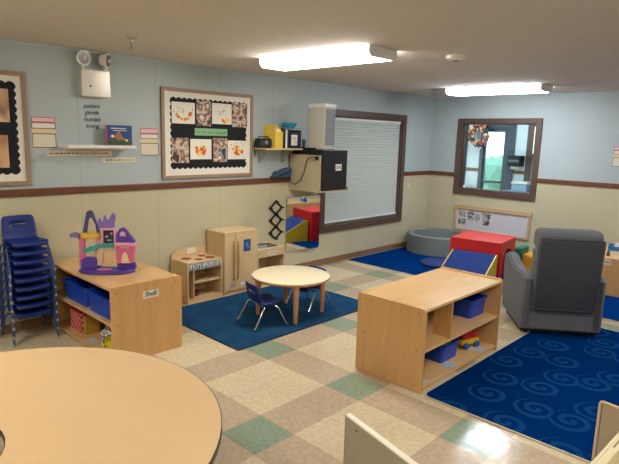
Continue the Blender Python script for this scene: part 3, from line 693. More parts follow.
dr = MB().box(CX-.033, CX+.004, CY0+.022, CY1-.042, 1.112, 1.597, .008).build('door', BLACKG, fg)
box('sticker', PAPER, CX+.004, CX+.0052, 2.31, 2.42, 1.345, 1.425, dr); b = MB()
for i in range(5): b.box(CX+.0052, CX+.0056, 2.325+.017*i, 2.334+.017*i, 1.362+.01*(i % 2), 1.405)
b.build('print', GREYINK, dr)
MB().box(CX+.004, CX+.012, CY0+.03, CY0+.045, 1.25, 1.50, .003).build('handle', BLACK, dr)
tag(fg, 'black compact fridge with a white sticker, sitting in the wall cabinet', 'fridge')
cr = MB(); cr.tube([(CX-.04, CY0-.019, 1.50), (CX-.10, CY0-.021, 1.515), (CX-.17, CY0-.022, 1.50), (CX-.21, CY0-.022, 1.45), (CX-.24, CY0-.021, 1.33), (CX-.30, CY0-.021, 1.22), (XL+.13, CY0-.021, 1.16), (XL+.06, CY0-.021, 1.18), (XL+.02, CY0-.021, 1.3), (XL+.018, CY0-.021, 1.56)], .005)
cr.box(CX-.065, CX-.02, CY0-.028, CY0-.004, 1.48, 1.52, .004)
tag(cr.build('power_cord', BLACK), 'black power cord looping down the side of the wall cabinet', 'cord')
rm = empty('router', (-2.30, 2.09, 1.598)); MB().box(-2.42, -2.16, 2.06, 2.125, 1.599, 1.618, .005).build('body', BLACK, rm); b = MB(); b.box(-2.36, -2.325, 2.08, 2.11, 1.618, 1.715, .004); b.build('handset', plain('grey_dark', (70, 74, 80), .5), rm)
tag(rm, 'small black device with a dark upright handset beside the air purifier', 'phone')
ap = empty('air_purifier', (-2.18, 2.235, 1.597)); PURC = plain('purifier_beige', (186, 182, 172), .4)
MB().box(-2.32, -2.045, 2.136, 2.335, 1.599, 2.095, .010).build('body', PURC, ap); MB().box(-2.325, -2.038, 2.130, 2.342, 2.095, 2.145, .012).build('lid', WHITE, ap)
gri = box('grille', plain('grille_grey', (142, 146, 146), .5), -2.045, -2.041, 2.150, 2.322, 1.65, 2.08, ap); b = MB()
for i in range(22): b.box(-2.041, -2.038, 2.153, 2.319, 1.66+i*.019, 1.669+i*.019)
b.build('grille_bars', plain('grille_bar', (112, 116, 118), .5), gri)
MB().lathe([(.001, 0), (.026, 0), (.024, .006), (.001, .007)], (-2.075, 2.129, 1.635), ax='y').build('dial', BEIGE, ap)
tag(ap, 'tall beige air purifier with a grey grille on top of the fridge', 'air purifier')

# ------------------------------------------------------------------ accordion rack and wall mirror
rk = empty('accordion_rack', (XL, 1.81, .47)); b = MB(); hw, hh, th = .098, .079, .009
zc = [.868, .712, .555]
def bar(y0, z0, y1, z1, x):
    d = Vector((0, y1-y0, z1-z0)).normalized(); nrm = Vector((0, -d.z, d.y))*.0125; e_ = d*.012
    P = [Vector((0, y0, z0))-e_-nrm, Vector((0, y1, z1))+e_-nrm, Vector((0, y1, z1))+e_+nrm, Vector((0, y0, z0))-e_+nrm]
    b.prism([(p.y, p.z) for p in P], 0, x, x+.008)
yc = 1.808
for z in zc:
    bar(yc, z+hh, yc+hw, z, XL+.004); bar(yc-hw, z, yc, z-hh, XL+.004); bar(yc-hw, z, yc, z+hh, XL+.013); bar(yc, z-hh, yc+hw, z, XL+.013)
b.build('lattice', BLACK, rk)
for yy, zz in [(yc, zc[0]+hh)]+[(yc+hw, z) for z in zc]+[(yc-hw, z) for z in zc]+[(yc, z-hh) for z in zc]:
    q = MB(); q.cyl((XL, yy, zz), (XL+.05, yy, zz), .006, seg=10); q.ball((XL+.052, yy, zz), .010, sub=2); q.build('peg', BLACK, rk)
tag(rk, 'black accordion peg rack of three diamonds on the cream wall', 'peg rack')
mr = empty('wall_mirror', (XL+.002, 1.992, .275), math.radians(-3.8))      # its right edge stands off the wall a little
MB().prism(rrect(0, .585, 0, .71, .03), 0, .0045, .009).build('glass', MIRROR, mr, True)
MB().prism(rrect(-.002, .587, -.002, .712, .03), 0, .0005, .0044).build('backing', plain('mirror_edge', (70, 74, 74), .5), mr, True)
for yy in (.56,):
    for zz in (.10, .60): MB().box(-.030, .0004, yy-.02, yy+.02, zz-.02, zz+.02).build('stand_off', BLACK, mr, True)
tag(mr, 'frameless wall mirror low on the left wall reflecting the red tunnel', 'mirror')

# ------------------------------------------------------------------ far board under the interior window
br_ = empty('display_board', (-1.36, YF, .30)); b = MB()
b.box(-2.01, -.73, YF-.03, YF, .66, .725, .006); b.box(-2.0, -.745, YF-.025, YF, .30, .335, .004); b.box(-2.0, -1.962, YF-.025, YF, .335, .66, .004); b.box(-.783, -.745, YF-.025, YF, .335, .66, .004); b.build('frame', wood('pine_frame', (200, 168, 128), (176, 138, 96), .5, 0), br_)
box('board', plain('board_lilac', (206, 202, 206), .5, var=.02), -1.962, -.783, YF-.010, YF, .335, .66, br_); tag(br_, 'low wood framed white board under the interior window with small photos', 'board')
for i, (x0, x1, z0, z1, lb_) in enumerate([(-1.925, -1.80, .53, .625, 'small faded photo at the upper left of the low board'), (-1.925, -1.79, .40, .50, 'small dark photo at the lower left of the low board'), (-1.765, -1.665, .49, .655, 'tall dark photo second from left on the low board'), (-1.652, -1.55, .49, .60, 'small square grey photo in the middle of the cluster on the low board'), (-1.51, -1.375, .535, .635, 'dark photo at the upper right of the cluster on the low board'), (-1.50, -1.39, .435, .53, 'dark star shaped cutout photo, lowest right on the low board')]):
    t = box('small_photo', mat_photo('board_photo_%d' % i, [(40, 38, 40), (110, 104, 100), (196, 190, 184), (60, 56, 60)] if i in (1, 2, 4, 5) else [(120, 112, 108), (196, 190, 184), (90, 84, 84)], 30, 20+i), x0, x1, YF-.012, YF-.0105, z0, z1)
    tag(t, lb_, 'photo', 'small photos on the low board')

# ------------------------------------------------------------------ moulded chairs
def build_chair(legm, label, group):
    t = empty('toddler_chair', (0, 0, 0))
    prof = [(.150, .222, .126), (.154, .240, .136), (.138, .250, .138), (.08, .246, .139), (.02, .240, .139), (-.045, .238, .138), (-.080, .243, .136), (-0.1000, 0.262, 0.134), (-0.1059, 0.295, 0.133), (-0.1131, 0.335, 0.132), (-0.1173, 0.358, 0.131), (-0.1209, 0.378, 0.130), (-0.1270, 0.412, 0.127), (-0.1310, 0.434, 0.118), (-0.1328, 0.444, 0.104)]
    nx = 12; b = bmesh.new(); G = []
    for j, (y, z, w) in enumerate(prof):
        row = []
        for i in range(nx+1):
            u = -1+2*i/nx; cup = (u*u)*(.014 if j < 7 else 0); cy = (u*u)*(.014 if j >= 7 else 0)
            row.append(b.verts.new((u*w, y+cy, z+cup*(1 if j > 1 else .3))))
        G.append(row)
    for j in range(len(prof)-1):
        for i in range(nx):
            if j == 10 and 3 <= i <= 8: continue           # hand slot
            b.faces.new((G[j][i], G[j][i+1], G[j+1][i+1], G[j+1][i]))
    bmesh.ops.recalc_face_normals(b, faces=b.faces)
    for f in b.faces: f.smooth = True
    me = bpy.data.meshes.new('seat_shell'); b.to_mesh(me); b.free(); me.materials.append(NAVYPL)
    o = bpy.data.objects.new('seat_shell', me); C.objects.link(o); o.parent = t
    sd = o.modifiers.new('thickness', 'SOLIDIFY'); sd.thickness = .006; sd.offset = -1 if False else 0
    for sx, sy in ((-1, 1), (1, 1), (-1, -1), (1, -1)):
        fx, fy = sx*.172, (.165 if sy > 0 else -.168)
        top = Vector((sx*.148, sy*.060, .221)); bend = Vector((sx*.158, sy*.078, .200)); foot = Vector((fx, fy, .012))
        q = MB(); q.tube([(sx*.02, sy*.055, .222), (sx*.12, sy*.055, .224), top, (sx*.155, sy*.068, .213), bend, bend.lerp(foot, .5), foot], .0085, 10); l = q.build('leg', legm, t, True)
        q = MB(); q.lathe([(.001, 0), (.012, 0), (.013, .008), (.012, .024), (.001, .026)], (fx, fy, 0), 14); lab(q.build('foot_glide', CHROME, l, True), 'silver foot glide')
    return tag(t, label, 'chair', group)
ch = build_chair(CHROME, 'small blue plastic chair at the near left side of the round toddler table', 'blue toddler chairs at the round table')
ch.location = (-1.255, .50, .0105); ch.rotation_euler = (0, 0, math.radians(-13)); ch.scale = (1, 1, .90)
c2 = copy_tree(ch); c2.location = (-1.325, 1.195, .0105); c2.rotation_euler = (0, 0, math.radians(178)); c2['label'] = 'small blue plastic chair tucked behind the far side of the round toddler table'
sc0 = build_chair(NAVYLEG, '', 'stack of blue chairs')
names = ['lowest', 'second from the bottom', 'third from the bottom', 'fourth from the bottom', 'middle one of nine', 'fourth from the top', 'third from the top', 'second from the top']
NS = 9
for i in range(NS):
    o = sc0 if i == 0 else copy_tree(sc0)
    o.location = (-2.325, -1.180, i*.0735); o.rotation_euler = (0, 0, math.radians(-90+(i % 3-1)*.5))
    o['label'] = ('topmost blue chair of the stack, its slotted back fully visible' if i == NS-1 else 'blue plastic toddler chair in the stack by the wall, '+names[i])

# ------------------------------------------------------------------ round toddler table
tb = empty('toddler_table', (-1.30, .905, .01)); cx, cy, TZ = -1.30, .905, .405
MB().lathe([(.001, TZ-.003), (.375, TZ-.003), (.382, TZ), (.37, TZ+.003), (.001, TZ+.003)], (cx, cy, 0), 56).build('tabletop', CREAMLAM, tb)
MB().lathe([(.001, TZ-.026), (.378, TZ-.026), (.386, TZ-.018), (.388, TZ-.008), (.384, TZ-.0005), (.38, TZ-.0031), (.001, TZ-.0031)], (cx, cy, 0), 56).build('table_edge', OAKEDGE, tb)
for a in (-35, 55, 145, 235):
    x, y = cx+.322*math.cos(math.radians(a)), cy+.322*math.sin(math.radians(a))
    q = MB(); q.lathe([(.001, .011), (.017, .011), (.020, .03), (.027, .30), (.030, TZ-.027), (.001, TZ-.027)], (x, y, 0), 20); q.build('leg', OAKEDGE, tb)
tag(tb, 'low round cream topped toddler table with wooden legs on the navy rug', 'table')

# ------------------------------------------------------------------ play kitchen
def carcass(t, x0, x1, y0, y1, z0, z1, th=.016, back=True, m=BIRCH):
    box('side_panel', m, x0, x1, y0, y0+th, z0, z1, t, .002); box('side_panel', m, x0, x1, y1-th, y1, z0, z1, t, .002)
    if back: box('back_panel', m, x0, x0+.008, y0+th, y1-th, z0, z1, t)
KX0, KX1 = -2.515, -2.205
st = empty('play_stove', (-2.36, .535, 0)); y0, y1 = .308, .752
carcass(st, KX0, KX1, y0, y1, .0, .425)
box('stove_top', BIRCHY, KX0, KX1+.004, y0, y1, .425, .440, st, .002)
pts = [(y0+.0, .44), (y1, .44), (y1, .53)]+[(y0+.22-.22*math.sin(a), .53-.075*(1-math.cos(a))) for a in [i*PI/16 for i in range(9)]]
MB().prism(pts, 0, KX0, KX0+.014).build('splash_back', BIRCH, st)
box('label', PAPER, KX0+.014, KX0+.016, .50, .62, .462, .525, st)
for bx, by, r in ((-2.39, .415, .054), (-2.415, .625, .040), (-2.285, .50, .042), (-2.30, .655, .054)):
    MB().lathe([(.001, .4402), (r, .4402), (r, .443), (r*.8, .4445), (.001, .4445)], (bx, by, 0), 28).build('burner', BURNER, st)
pn = MB(); pn.box(KX1-.012, KX1+.002, y0+.018, y1-.018, .352, .425, .002); pn = pn.build('control_panel', PANELG, st)
for i in range(5):
    yy = .362+i*.084; MB().lathe([(.001, 0), (.024, 0), (.022, .006), (.001, .007)], (KX1+.002, yy, .389), 20, ax='x').build('knob', WHITE, pn); 
    k2 = MB(); k2.box(KX1+.009, KX1+.019, yy-.005, yy+.005, .37, .408, .002); k2.build('knob_grip', plain('knob_grey', (88, 90, 92), .4), pn)
box('oven_shelf', BIRCH, KX0+.01, KX1-.01, y0+.09, y1-.017, .205, .217, st); box('bottom_shelf', BIRCH, KX0+.008, KX1-.002, y0+.016, y1-.016, .03, .046, st)
box('divider', BIRCH, KX0+.01, KX1-.006, y0+.076, y0+.088, .046, .352, st); box('kick_board', BIRCH, KX1-.016, KX1, y0+.016, y1-.016, .0, .03, st)
tag(st, 'wooden play stove with four red burners and a row of knobs', 'play stove')
pot = empty('toy_pot', (-2.31, .47, .046)); MB().lathe([(.001, .047), (.038, .047), (.042, .10), (.038, .10), (.034, .055), (.001, .055)], (-2.31, .47, 0), 20).build('pot_body', plain('pot_red', (120, 34, 40), .4), pot)
MB().tube([(-2.31, .512, .092), (-2.31, .56, .095)], .006).build('handle', BLACK, pot); tag(pot, 'dark red toy pot inside the open oven of the play stove', 'toy pot')
fd = empty('play_refrigerator', (-2.36, .997, 0)); y0, y1 = .762, 1.232; FX1 = -2.185
carcass(fd, KX0, FX1-.018, y0, y1, .0, .69); box('top_panel', BIRCHY, KX0, FX1+.004, y0-.002, y1+.002, .69, .706, fd, .002); box('kick_board', BIRCH, KX0+.01, FX1-.02, y0+.016, y1-.016, 0, .05, fd)
for i, (p, q) in enumerate(((y0+.002, .906), (.912, y1-.002))):
    d = box('door', BIRCH, FX1-.017, FX1, p, q, .052, .686, fd, .002); yy = .885 if i == 0 else .938
    MB().tube([(FX1, yy, .17), (FX1+.022, yy, .19), (FX1+.028, yy, .38), (FX1+.022, yy, .58), (FX1, yy, .60)], .009).build('handle', OAKEDGE, d)
    if i: 
        box('blue_picture', plain('magnet_blue', (30, 70, 140), .5), FX1, FX1+.002, 1.025, 1.125, .47, .605, d); b = MB(); b.ball((FX1+.002, 1.07, .55), .02, (.05, 1, 1)); b.ball((FX1+.002, 1.09, .515), .016, (.05, 1, .8)); b.build('picture_detail', plain('magnet_light', (90, 130, 180), .5), d)
        box('sticker', PAPER, FX1, FX1+.0015, .98, 1.05, .095, .125, d)
    else: box('sticker', plain('sticker_grey', (150, 150, 170), .6), FX1, FX1+.0015, .85, .885, .085, .125, d)
tag(fd, 'wooden play refrigerator with two doors and curved wooden handles', 'play refrigerator')
sk = empty('play_sink', (-2.36, 1.455, 0)); y0, y1 = 1.242, 1.668
carcass(sk, KX0, KX1+.01, y0, y1, 0, .44); b = MB()
b.box(KX0, KX0+.06, y0, y1, .44, .455); b.box(KX1-.03, KX1+.016, y0, y1, .44, .455); b.box(KX0+.06, KX1-.03, y0, y0+.07, .44, .455); b.box(KX0+.06, KX1-.03, y1-.06, y1, .44, .455); b.build('counter', BIRCHY, sk)
b = MB(); B0 = (KX0+.06, KX1-.03, y0+.07, y1-.06); b.box(B0[0], B0[1], B0[2], B0[3], .395, .40); b.box(B0[0]-.004, B0[0], B0[2], B0[3], .395, .458); b.box(B0[1], B0[1]+.004, B0[2], B0[3], .395, .458); b.box(B0[0], B0[1], B0[2]-.004, B0[2], .395, .458); b.box(B0[0], B0[1], B0[3], B0[3]+.004, .395, .458); b.build('basin', plain('basin_grey', (168, 172, 170), .3), sk)
MB().tube([(-2.475, 1.36, .455), (-2.475, 1.36, .53), (-2.455, 1.36, .548), (-2.42, 1.36, .545), (-2.41, 1.36, .525)], .009).build('faucet', BLACK, sk)
MB().lathe([(.001, .455), (.022, .455), (.018, .49), (.001, .492)], (-2.475, 1.30, 0), 16).build('tap_knob', BLACK, sk); MB().box(-2.49, -2.462, 1.42, 1.45, .455, .53, .005).build('tap_block', OAKEDGE, sk)
dw = box('drawer_front', BIRCH, KX1-.002, KX1+.012, y0+.018, y1-.018, .355, .438, sk, .002); box('sticker', PAPER, KX1+.012, KX1+.0135, 1.40, 1.53, .375, .415, dw)
b = MB(); 
for i in range(4): b.box(KX1+.0135, KX1+.014, 1.415+.028*i, 1.435+.028*i, .387, .402)
b.build('print', GREYINK, dw)
box('bottom_shelf', BIRCH, KX0+.008, KX1, y0+.016, y1-.016, .03, .046, sk); box('kick_board', BIRCH, KX1-.016, KX1, y0+.016, y1-.016, 0, .03, sk)
tag(sk, 'wooden play sink with a grey basin and black faucet', 'play sink')

# ------------------------------------------------------------------ storage shelf units
def bin_(name, cx, cy, z, w, d, h, m, label, group, rz=0, cat='bin'):
    t = empty(name, (cx, cy, z), rz); b = bmesh.new(); tp_ = .93; th = .006
    def ring(w_, d_, zz, r): return [b.verts.new((x, y, zz)) for x, y in rrect(-w_/2, w_/2, -d_/2, d_/2, r, 4)]
    R = [ring(w*tp_, d*tp_, .001, .02), ring(w, d, h, .025), ring(w-2*th, d-2*th, h, .022), ring(w*tp_-2*th, d*tp_-2*th, .001+th, .018)]
    b.faces.new(R[0][::-1]); b.faces.new(R[3])
    for i in range(3):
        n = len(R[i])
        for k in range(n): b.faces.new((R[i][k], R[i][(k+1) % n], R[i+1][(k+1) % n], R[i+1][k]))
    q = MB(); q.bm.free(); q.bm = b; q.build('tub', m, t, True)
    MB().ring_prism(rrect(-w/2-.010, w/2+.010, -d/2-.010, d/2+.010, .03, 4), rrect(-w/2+.004, w/2-.004, -d/2+.004, d/2-.004, .022, 4), 2, h-.010, h+.003).build('rim', m, t, True)
    return tag(t, label, cat, group)
# front unit (opening faces +X)
ux0, ux1, uy0, uy1, UH, th = -.04, .545, .385, 1.575, .61, .02
su = empty('storage_shelf', ((ux0+ux1)/2, (uy0+uy1)/2, 0))
def sidepoly(a0, a1, z1, r=.03): return [(a0, 0), (a1, 0), (a1, z1-r)]+[(a1-r+r*math.cos(a), z1-r+r*math.sin(a)) for a in (PI/6, PI/3, PI/2)]+[(a0+r-r*math.sin(a), z1-r+r*math.cos(a)) for a in (0.001, PI/6, PI/3)]+[(a0, z1-r)]
MB().prism(sidepoly(ux0, ux1, UH, .022), 1, uy0, uy0+th).build('side_panel', MAPLE, su); MB().prism(sidepoly(ux0, ux1, UH+.012, .022), 1, uy1-th, uy1).build('side_panel', MAPLE, su)
box('top_board', MAPLET_LIT, ux0+.002, ux1-.002, uy0+th, uy1-th, UH-.022, UH-.001, su, .002); box('back_panel', MAPLE, ux0+.004, ux0+.012, uy0+th, uy1-th, .03, UH-.022, su)
box('middle_shelf', MAPLET_LIT, ux0+.012, ux1-.01, uy0+th, uy1-th, .288, .306, su); box('bottom_shelf', MAPLET_LIT, ux0+.012, ux1-.01, uy0+th, uy1-th, .022, .040, su)
box('divider', MAPLE, ux1-.16, ux1-.012, .765, .782, .306, UH-.022, su); box('plinth', MAPLE, ux1-.05, ux1-.035, uy0+th, uy1-th, .0, .022, su)
b = MB()
for xx, zz in ((.03, .57), (.49, .57), (.03, .31), (.49, .31), (.03, .05), (.49, .05)): b.cyl((xx, uy0, zz), (xx, uy0-.002, zz), .006, seg=10)
b.build('screw_caps', plain('screw_brown', (150, 100, 56), .5), su)
for a0_, a1_, zz in ((.43, .55, .0405), (.84, .97, .0405), (1.30, 1.45, .0405)): box('shelf_label', plain('label_grey', (184, 188, 190), .6, var=.35, nscale=40), ux1-.13, ux1-.03, a0_, a1_, zz, zz+.001, su)
tag(su, 'maple storage shelf unit open on its right side in the middle of the room', 'shelf unit')
G1 = 'blue bins on the middle shelf unit'
bin_('storage_bin', .25, 1.405, .307, .37, .26, .15, BLUEBIN, 'blue plastic bin on the upper shelf of the middle unit', G1)
bin_('storage_bin', .25, .985, .041, .37, .25, .145, BLUEBIN, 'blue plastic bin on the bottom shelf of the middle unit', G1)
for j, (x, y, z, s_, m, nm) in enumerate([(.36, 1.00, .10, .042, YELV, 'yellow'), (.262, .97, .10, .04, GREENV, 'green'), (.165, .99, .10, .04, YELV, 'small yellow')]):
    t = empty('toy_block', (x, y, .049)); MB().box(x-s_, x+s_, y-s_, y+s_, .0495, .0495+s_*3, .008).build('block', m, t); MB().cyl((x, y, .0495+s_*3), (x, y, .0495+s_*3+.012), s_*.5).build('stud', m, t)
    tag(t, nm+' toy block inside the lower blue bin of the middle unit', 'toy block', 'blocks in the lower blue bin')
ty = empty('toy_truck', (.37, 1.36, .041), math.radians(75))
MB().box(-.10, .10, -.05, .05, .03, .075, .012).build('chassis', YELV, ty, True); MB().prism([(-.09, .075), (.02, .075), (.03, .13), (-.02, .155), (-.08, .155)], 1, -.045, .045, bev=.008).build('bucket', plain('toy_red', (206, 42, 40), .4), ty, True)
MB().box(.03, .085, -.04, .04, .075, .125, .012).build('cab', plain('toy_red', (206, 42, 40), .4), ty, True)
for sx in (-.06, .06):
    for sy in (-.055, .055): MB().cyl((sx, sy-.01, .028), (sx, sy+.01, .028), .027).build('wheel', plain('toy_blue', (36, 84, 170), .4), ty, True)
tag(ty, 'red and yellow toy truck on the bottom shelf right of the blue bin', 'toy truck')

# left unit (opening faces -Y)
vx0, vx1, vy0, vy1, VH = -2.49, -1.295, -.945, -.345, .60
sv = empty('storage_shelf', ((vx0+vx1)/2, (vy0+vy1)/2, 0))
MB().prism([(p, q) for p, q in sidepoly(vy0, vy1, VH+.008, .02)], 0, vx1-th, vx1).build('side_panel', MAPLE, sv); MB().prism(sidepoly(vy0, vy1, VH, .02), 0, vx0, vx0+th).build('side_panel', MAPLE, sv)
box('top_board', MAPLEX, vx0+th, vx1-th, vy0+.002, vy1-.002, VH-.022, VH-.001, sv, .002); box('back_panel', MAPLE, vx0+th, vx1-th, vy1-.014, vy1-.004, .03, VH-.022, sv)
box('middle_shelf', MAPLEX, vx0+th, vx1-th, vy0+.005, vy1-.014, .300, .322, sv); box('bottom_shelf', MAPLEX, vx0+th, vx1-th, vy0+.005, vy1-.014, .022, .042, sv); box('plinth', MAPLE, vx0+th, vx1-th, vy0+.04, vy0+.055, 0, .022, sv)
tg = box('shelf_label', PAPER, vx1, vx1+.0015, -.69, -.555, .475, .535, sv); text('lettering', 'Shelf', .052, INK, (vx1+.002, -.622, .507), parent=tg, bold=.0008)
box('shelf_label', _cache['label_grey'], vx0+.3, vx0+.44, vy0+.006, vy0+.03, .3225, .3235, sv); box('shelf_label', _cache['label_grey'], vx0+.72, vx0+1.0, vy0+.006, vy0+.03, .3225, .3235, sv); box('shelf_label', _cache['label_grey'], vx0+.62, vx0+.78, vy0+.02, vy0+.10, .0425, .0435, sv)
b = MB()
for yy, zz in ((-.90, .56), (-.40, .56), (-.90, .31), (-.40, .31)): b.cyl((vx1, yy, zz), (vx1+.002, yy, zz), .006, seg=10)
b.build('screw_caps', _cache['screw_brown'], sv)
tag(sv, 'maple storage shelf unit against the left wall with a white Shelf tag on its end', 'shelf unit')
G2 = 'blue bins on the left shelf unit'
bin_('storage_bin', -2.03, -.735, .323, .43, .36, .16, BLUEBIN, 'blue plastic bin on the left unit, upper shelf, nearer the chair stack', G2)
bin_('storage_bin', -1.56, -.735, .323, .44, .36, .16, BLUEBIN, 'blue plastic bin on the left unit, upper shelf, below the toy castle', G2)
rb = empty('toy_basket', (-2.12, -.80, .043)); REDC = N('checkered_red'); ck = REDC.n('ShaderNodeTexChecker'); REDC.l(REDC.pos(True), ck.inputs[0]); ck.inputs['Scale'].default_value = 42; ck.inputs[1].default_value = lin((186, 44, 48)); ck.inputs[2].default_value = lin((226, 150, 140)); REDC.col(ck.outputs[0]); REDC.set(.6)
MB().box(-2.22, -2.03, -.88, -.72, .044, .215, .008).build('basket_body', REDC.m, rb); MB().box(-2.225, -2.025, -.885, -.715, .215, .228, .004).build('lid', plain('basket_red', (150, 34, 40), .6), rb)
tag(rb, 'red checkered toy basket on the bottom shelf of the left unit', 'basket')
t = empty('wooden_block', (-1.955, -.80, .043)); MB().box(-1.985, -1.94, -.87, -.74, .044, .20, .004).build('block', plain('block_mustard', (178, 138, 52), .6), t); b = MB(); b.cyl((-1.962, -.8702, .17), (-1.962, -.871, .17), .010); b.build('knot', OAKEDGE, t); tag(t, 'mustard upright block beside the red basket', 'block')
t = empty('wooden_box', (-1.80, -.66, .043)); b = MB(); b.box(-1.90, -1.66, -.72, -.71, .044, .18); b.box(-1.90, -1.66, -.57, -.56, .044, .18); b.box(-1.90, -1.89, -.71, -.57, .044, .18); b.box(-1.67, -1.66, -.71, -.57, .044, .18); b.box(-1.89, -1.67, -.71, -.57, .044, .05); b.build('box_body', BIRCH, t)
MB().ball((-1.78, -.64, .15), .05, sub=2).build('toy_ball', ORV, t); tag(t, 'open light wood box at the back of the left unit, bottom shelf', 'box')
t = empty('toy_zebra', (-1.62, -.82, .043), .4); ZB = mat_photo('zebra_print', [(20, 20, 26), (230, 230, 230), (24, 24, 30), (230, 230, 232)], 34, 9)
MB().ball((0, 0, .095), .05, (1.5, .8, .8)).build('body', ZB, t, True); q = MB(); q.tube([(.06, 0, .10), (.085, 0, .13), (.095, 0, .145)], [.022, .02, .018]); q.ball((.112, 0, .142), .024, (1.4, .8, .8)); q.build('head', ZB, t, True)
for sx in (-.045, .045):
    for sy in (-.022, .022): MB().cyl((sx, sy, .001), (sx, sy, .075), .011, .014, 10).build('leg', ZB, t, True)
tag(t, 'black and white striped toy animal on the bottom shelf of the left unit', 'toy animal')
t = empty('toy_cup', (-1.44, -.87, .043)); MB().lathe([(.001, .044), (.046, .044), (.062, .16), (.056, .16), (.041, .052), (.001, .052)], (-1.44, -.87, 0), 24).build('cup_body', plain('cup_yellow', (226, 214, 30), .4), t); MB().tube([(-1.44, -.925, .14), (-1.43, -.955, .13), (-1.43, -.955, .08), (-1.44, -.918, .07)], .007).build('handle', _cache['cup_yellow'], t)
tag(t, 'bright yellow toy cup on the bottom shelf near the tagged end', 'toy cup')

# right far unit seen past the recliner
t = empty('storage_shelf', (.68, 4.7, .01)); RZ = .455
box('side_panel', MAPLE, .40, .98, 4.13, 4.15, .011, RZ, t, .004); box('side_panel', MAPLE, .40, .98, 5.29, 5.31, .011, RZ, t, .004); box('top_board', MAPLET_LIT, .40, .98, 4.15, 5.29, RZ-.02, RZ, t, .002)
box('back_panel', MAPLE, .40, .41, 4.15, 5.29, .011, RZ-.02, t); box('middle_shelf', MAPLET_LIT, .41, .97, 4.15, 5.29, .22, .24, t); box('bottom_shelf', MAPLET_LIT, .41, .97, 4.15, 5.29, .02, .04, t)
q = box('end_label', PAPER, .615, .70, 4.1285, 4.13, .375, .435, t); b = MB()
for i in range(4): b.box(.625+.018*i, .637+.018*i, 4.128, 4.1285, .392, .418)
b.build('print', GREYINK, q); tag(t, 'maple shelf unit with a small white label behind the recliner at the right edge', 'shelf unit')
t = empty('toy_boat', (.60, 4.70, RZ), .3); MB().prism([(-.09, .001), (.07, .001), (.11, .05), (-.10, .05)], 1, -.035, .035, bev=.006).build('hull', plain('toy_sky', (24, 104, 176), .4), t, True); MB().prism([(-.02, .05), (.09, .05), (.0, .11)], 1, -.006, .006).build('sail', WHITE, t, True); MB().box(-.09, -.03, -.025, .025, .05, .085, .006).build('cabin', plain('toy_sky', (24, 104, 176), .4), t, True)
tag(t, 'small blue and white toy on the shelf unit behind the recliner', 'toy')
t = empty('toy_figure', (.62, 4.28, RZ)); MB().lathe([(.001, 0), (.022, 0), (.018, .03), (.012, .04), (.001, .042)], (.62, 4.28, RZ+.001), 16).build('body', plain('toy_dark', (70, 44, 34), .5), t); MB().ball((.62, 4.28, RZ+.052), .014).build('head', _cache['toy_dark'], t)
tag(t, 'tiny dark brown figure at the near edge of the shelf unit behind the recliner', 'toy figure')

# ------------------------------------------------------------------ toy castle
k_ = .00134
ca = empty('toy_castle', (-1.79, -.735, VH), math.radians(50)); ca.scale = (1.03, 1, .96)
def X(px): return (px-240)*k_
def Z(py): return (428-py)*k_*1.02
def pl(name, pts, y0, y1, m, bev=.0, par=None): return MB().prism([(X(a), Z(b_)) for a, b_ in pts], 1, y0, y1, bev=bev).build(name, m, par or ca, True)
base = [(X(240)+.215*math.cos(a)*(1+.06*math.sin(3*a)), .0+.105*math.sin(a)*(1+.10*math.cos(2*a+.6))) for a in [i*2*PI/40 for i in range(40)]]
MB().prism(base, 2, .001, .03, bev=.006, smooth=True).build('base', PUR, ca, True)
pl('rear_step', [(90, 405), (90, 350), (120, 335), (180, 340), (200, 405)], .01, .06, PUR, .004)
pl('rear_step', [(300, 405), (300, 372), (400, 365), (410, 405)], .0, .05, PUR, .004)
pl('column', [(78, 395), (82, 215), (114, 215), (112, 395)], .02, .055, PNK, .004)
pl('column', [(172, 370), (176, 215), (218, 215), (218, 370)], .02, .055, PNKL, .004)
t_ = MB(); t_.lathe([(.001, Z(216)), (.075, Z(216)), (.082, Z(205)), (.082, Z(184)), (.07, Z(180)), (.001, Z(180))], (X(148), .035, 0), 28, squash=.6); t_.build('balcony', GOLD, ca, True)
q = MB()
for i in range(6): q.ball((X(100+i*19), -.015+.006*abs(i-2.5), Z(212)), .009, (1, .5, 1), sub=1)
q.build('balcony_beads', plain('castle_orange', (214, 140, 60), .4), ca, True)
pl('spire', [(104, 183), (132, 48), (150, 38), (166, 48), (204, 183), (184, 183), (180, 130), (160, 82), (140, 95), (128, 183)], .02, .05, plain('castle_slate', (74, 68, 118), .4), .003)
pl('lantern', [(36, 210), (36, 188), (62, 178), (88, 188), (88, 216), (60, 206)], .0, .04, PURL2, .003)
pl('stair', [(106, 296), (106, 282), (140, 276), (142, 266), (176, 264), (180, 250), (215, 246), (286, 240), (290, 262), (215, 266), (186, 278), (182, 290), (150, 290), (130, 300)], -.02, .03, TEAL, .003)
pl('tower_frame', [(214, 250), (214, 148), (296, 142), (296, 250), (286, 250), (286, 160), (224, 162), (224, 250)], .0, .05, PNKL, .002)
pl('tower_room', [(222, 250), (222, 160), (288, 158), (288, 250)], .035, .05, plain('castle_dark', (60, 50, 70), .5))
q = MB(); q.ball((X(240), .03, Z(205)), .014, (1, .4, 1)); q.ball((X(268), .03, Z(185)), .012, (1, .4, 1)); q.ball((X(255), .03, Z(228)), .016, (1.4, .4, .6)); q.build('room_furniture', plain('castle_grey_pink', (176, 150, 176), .5), ca, True)
pl('crown', [(200, 150), (196, 110), (204, 85), (214, 112), (222, 122), (236, 66), (246, 100), (262, 90), (270, 78), (280, 52), (296, 66), (296, 92), (286, 118), (290, 150)], .0, .045, PURL2, .003)
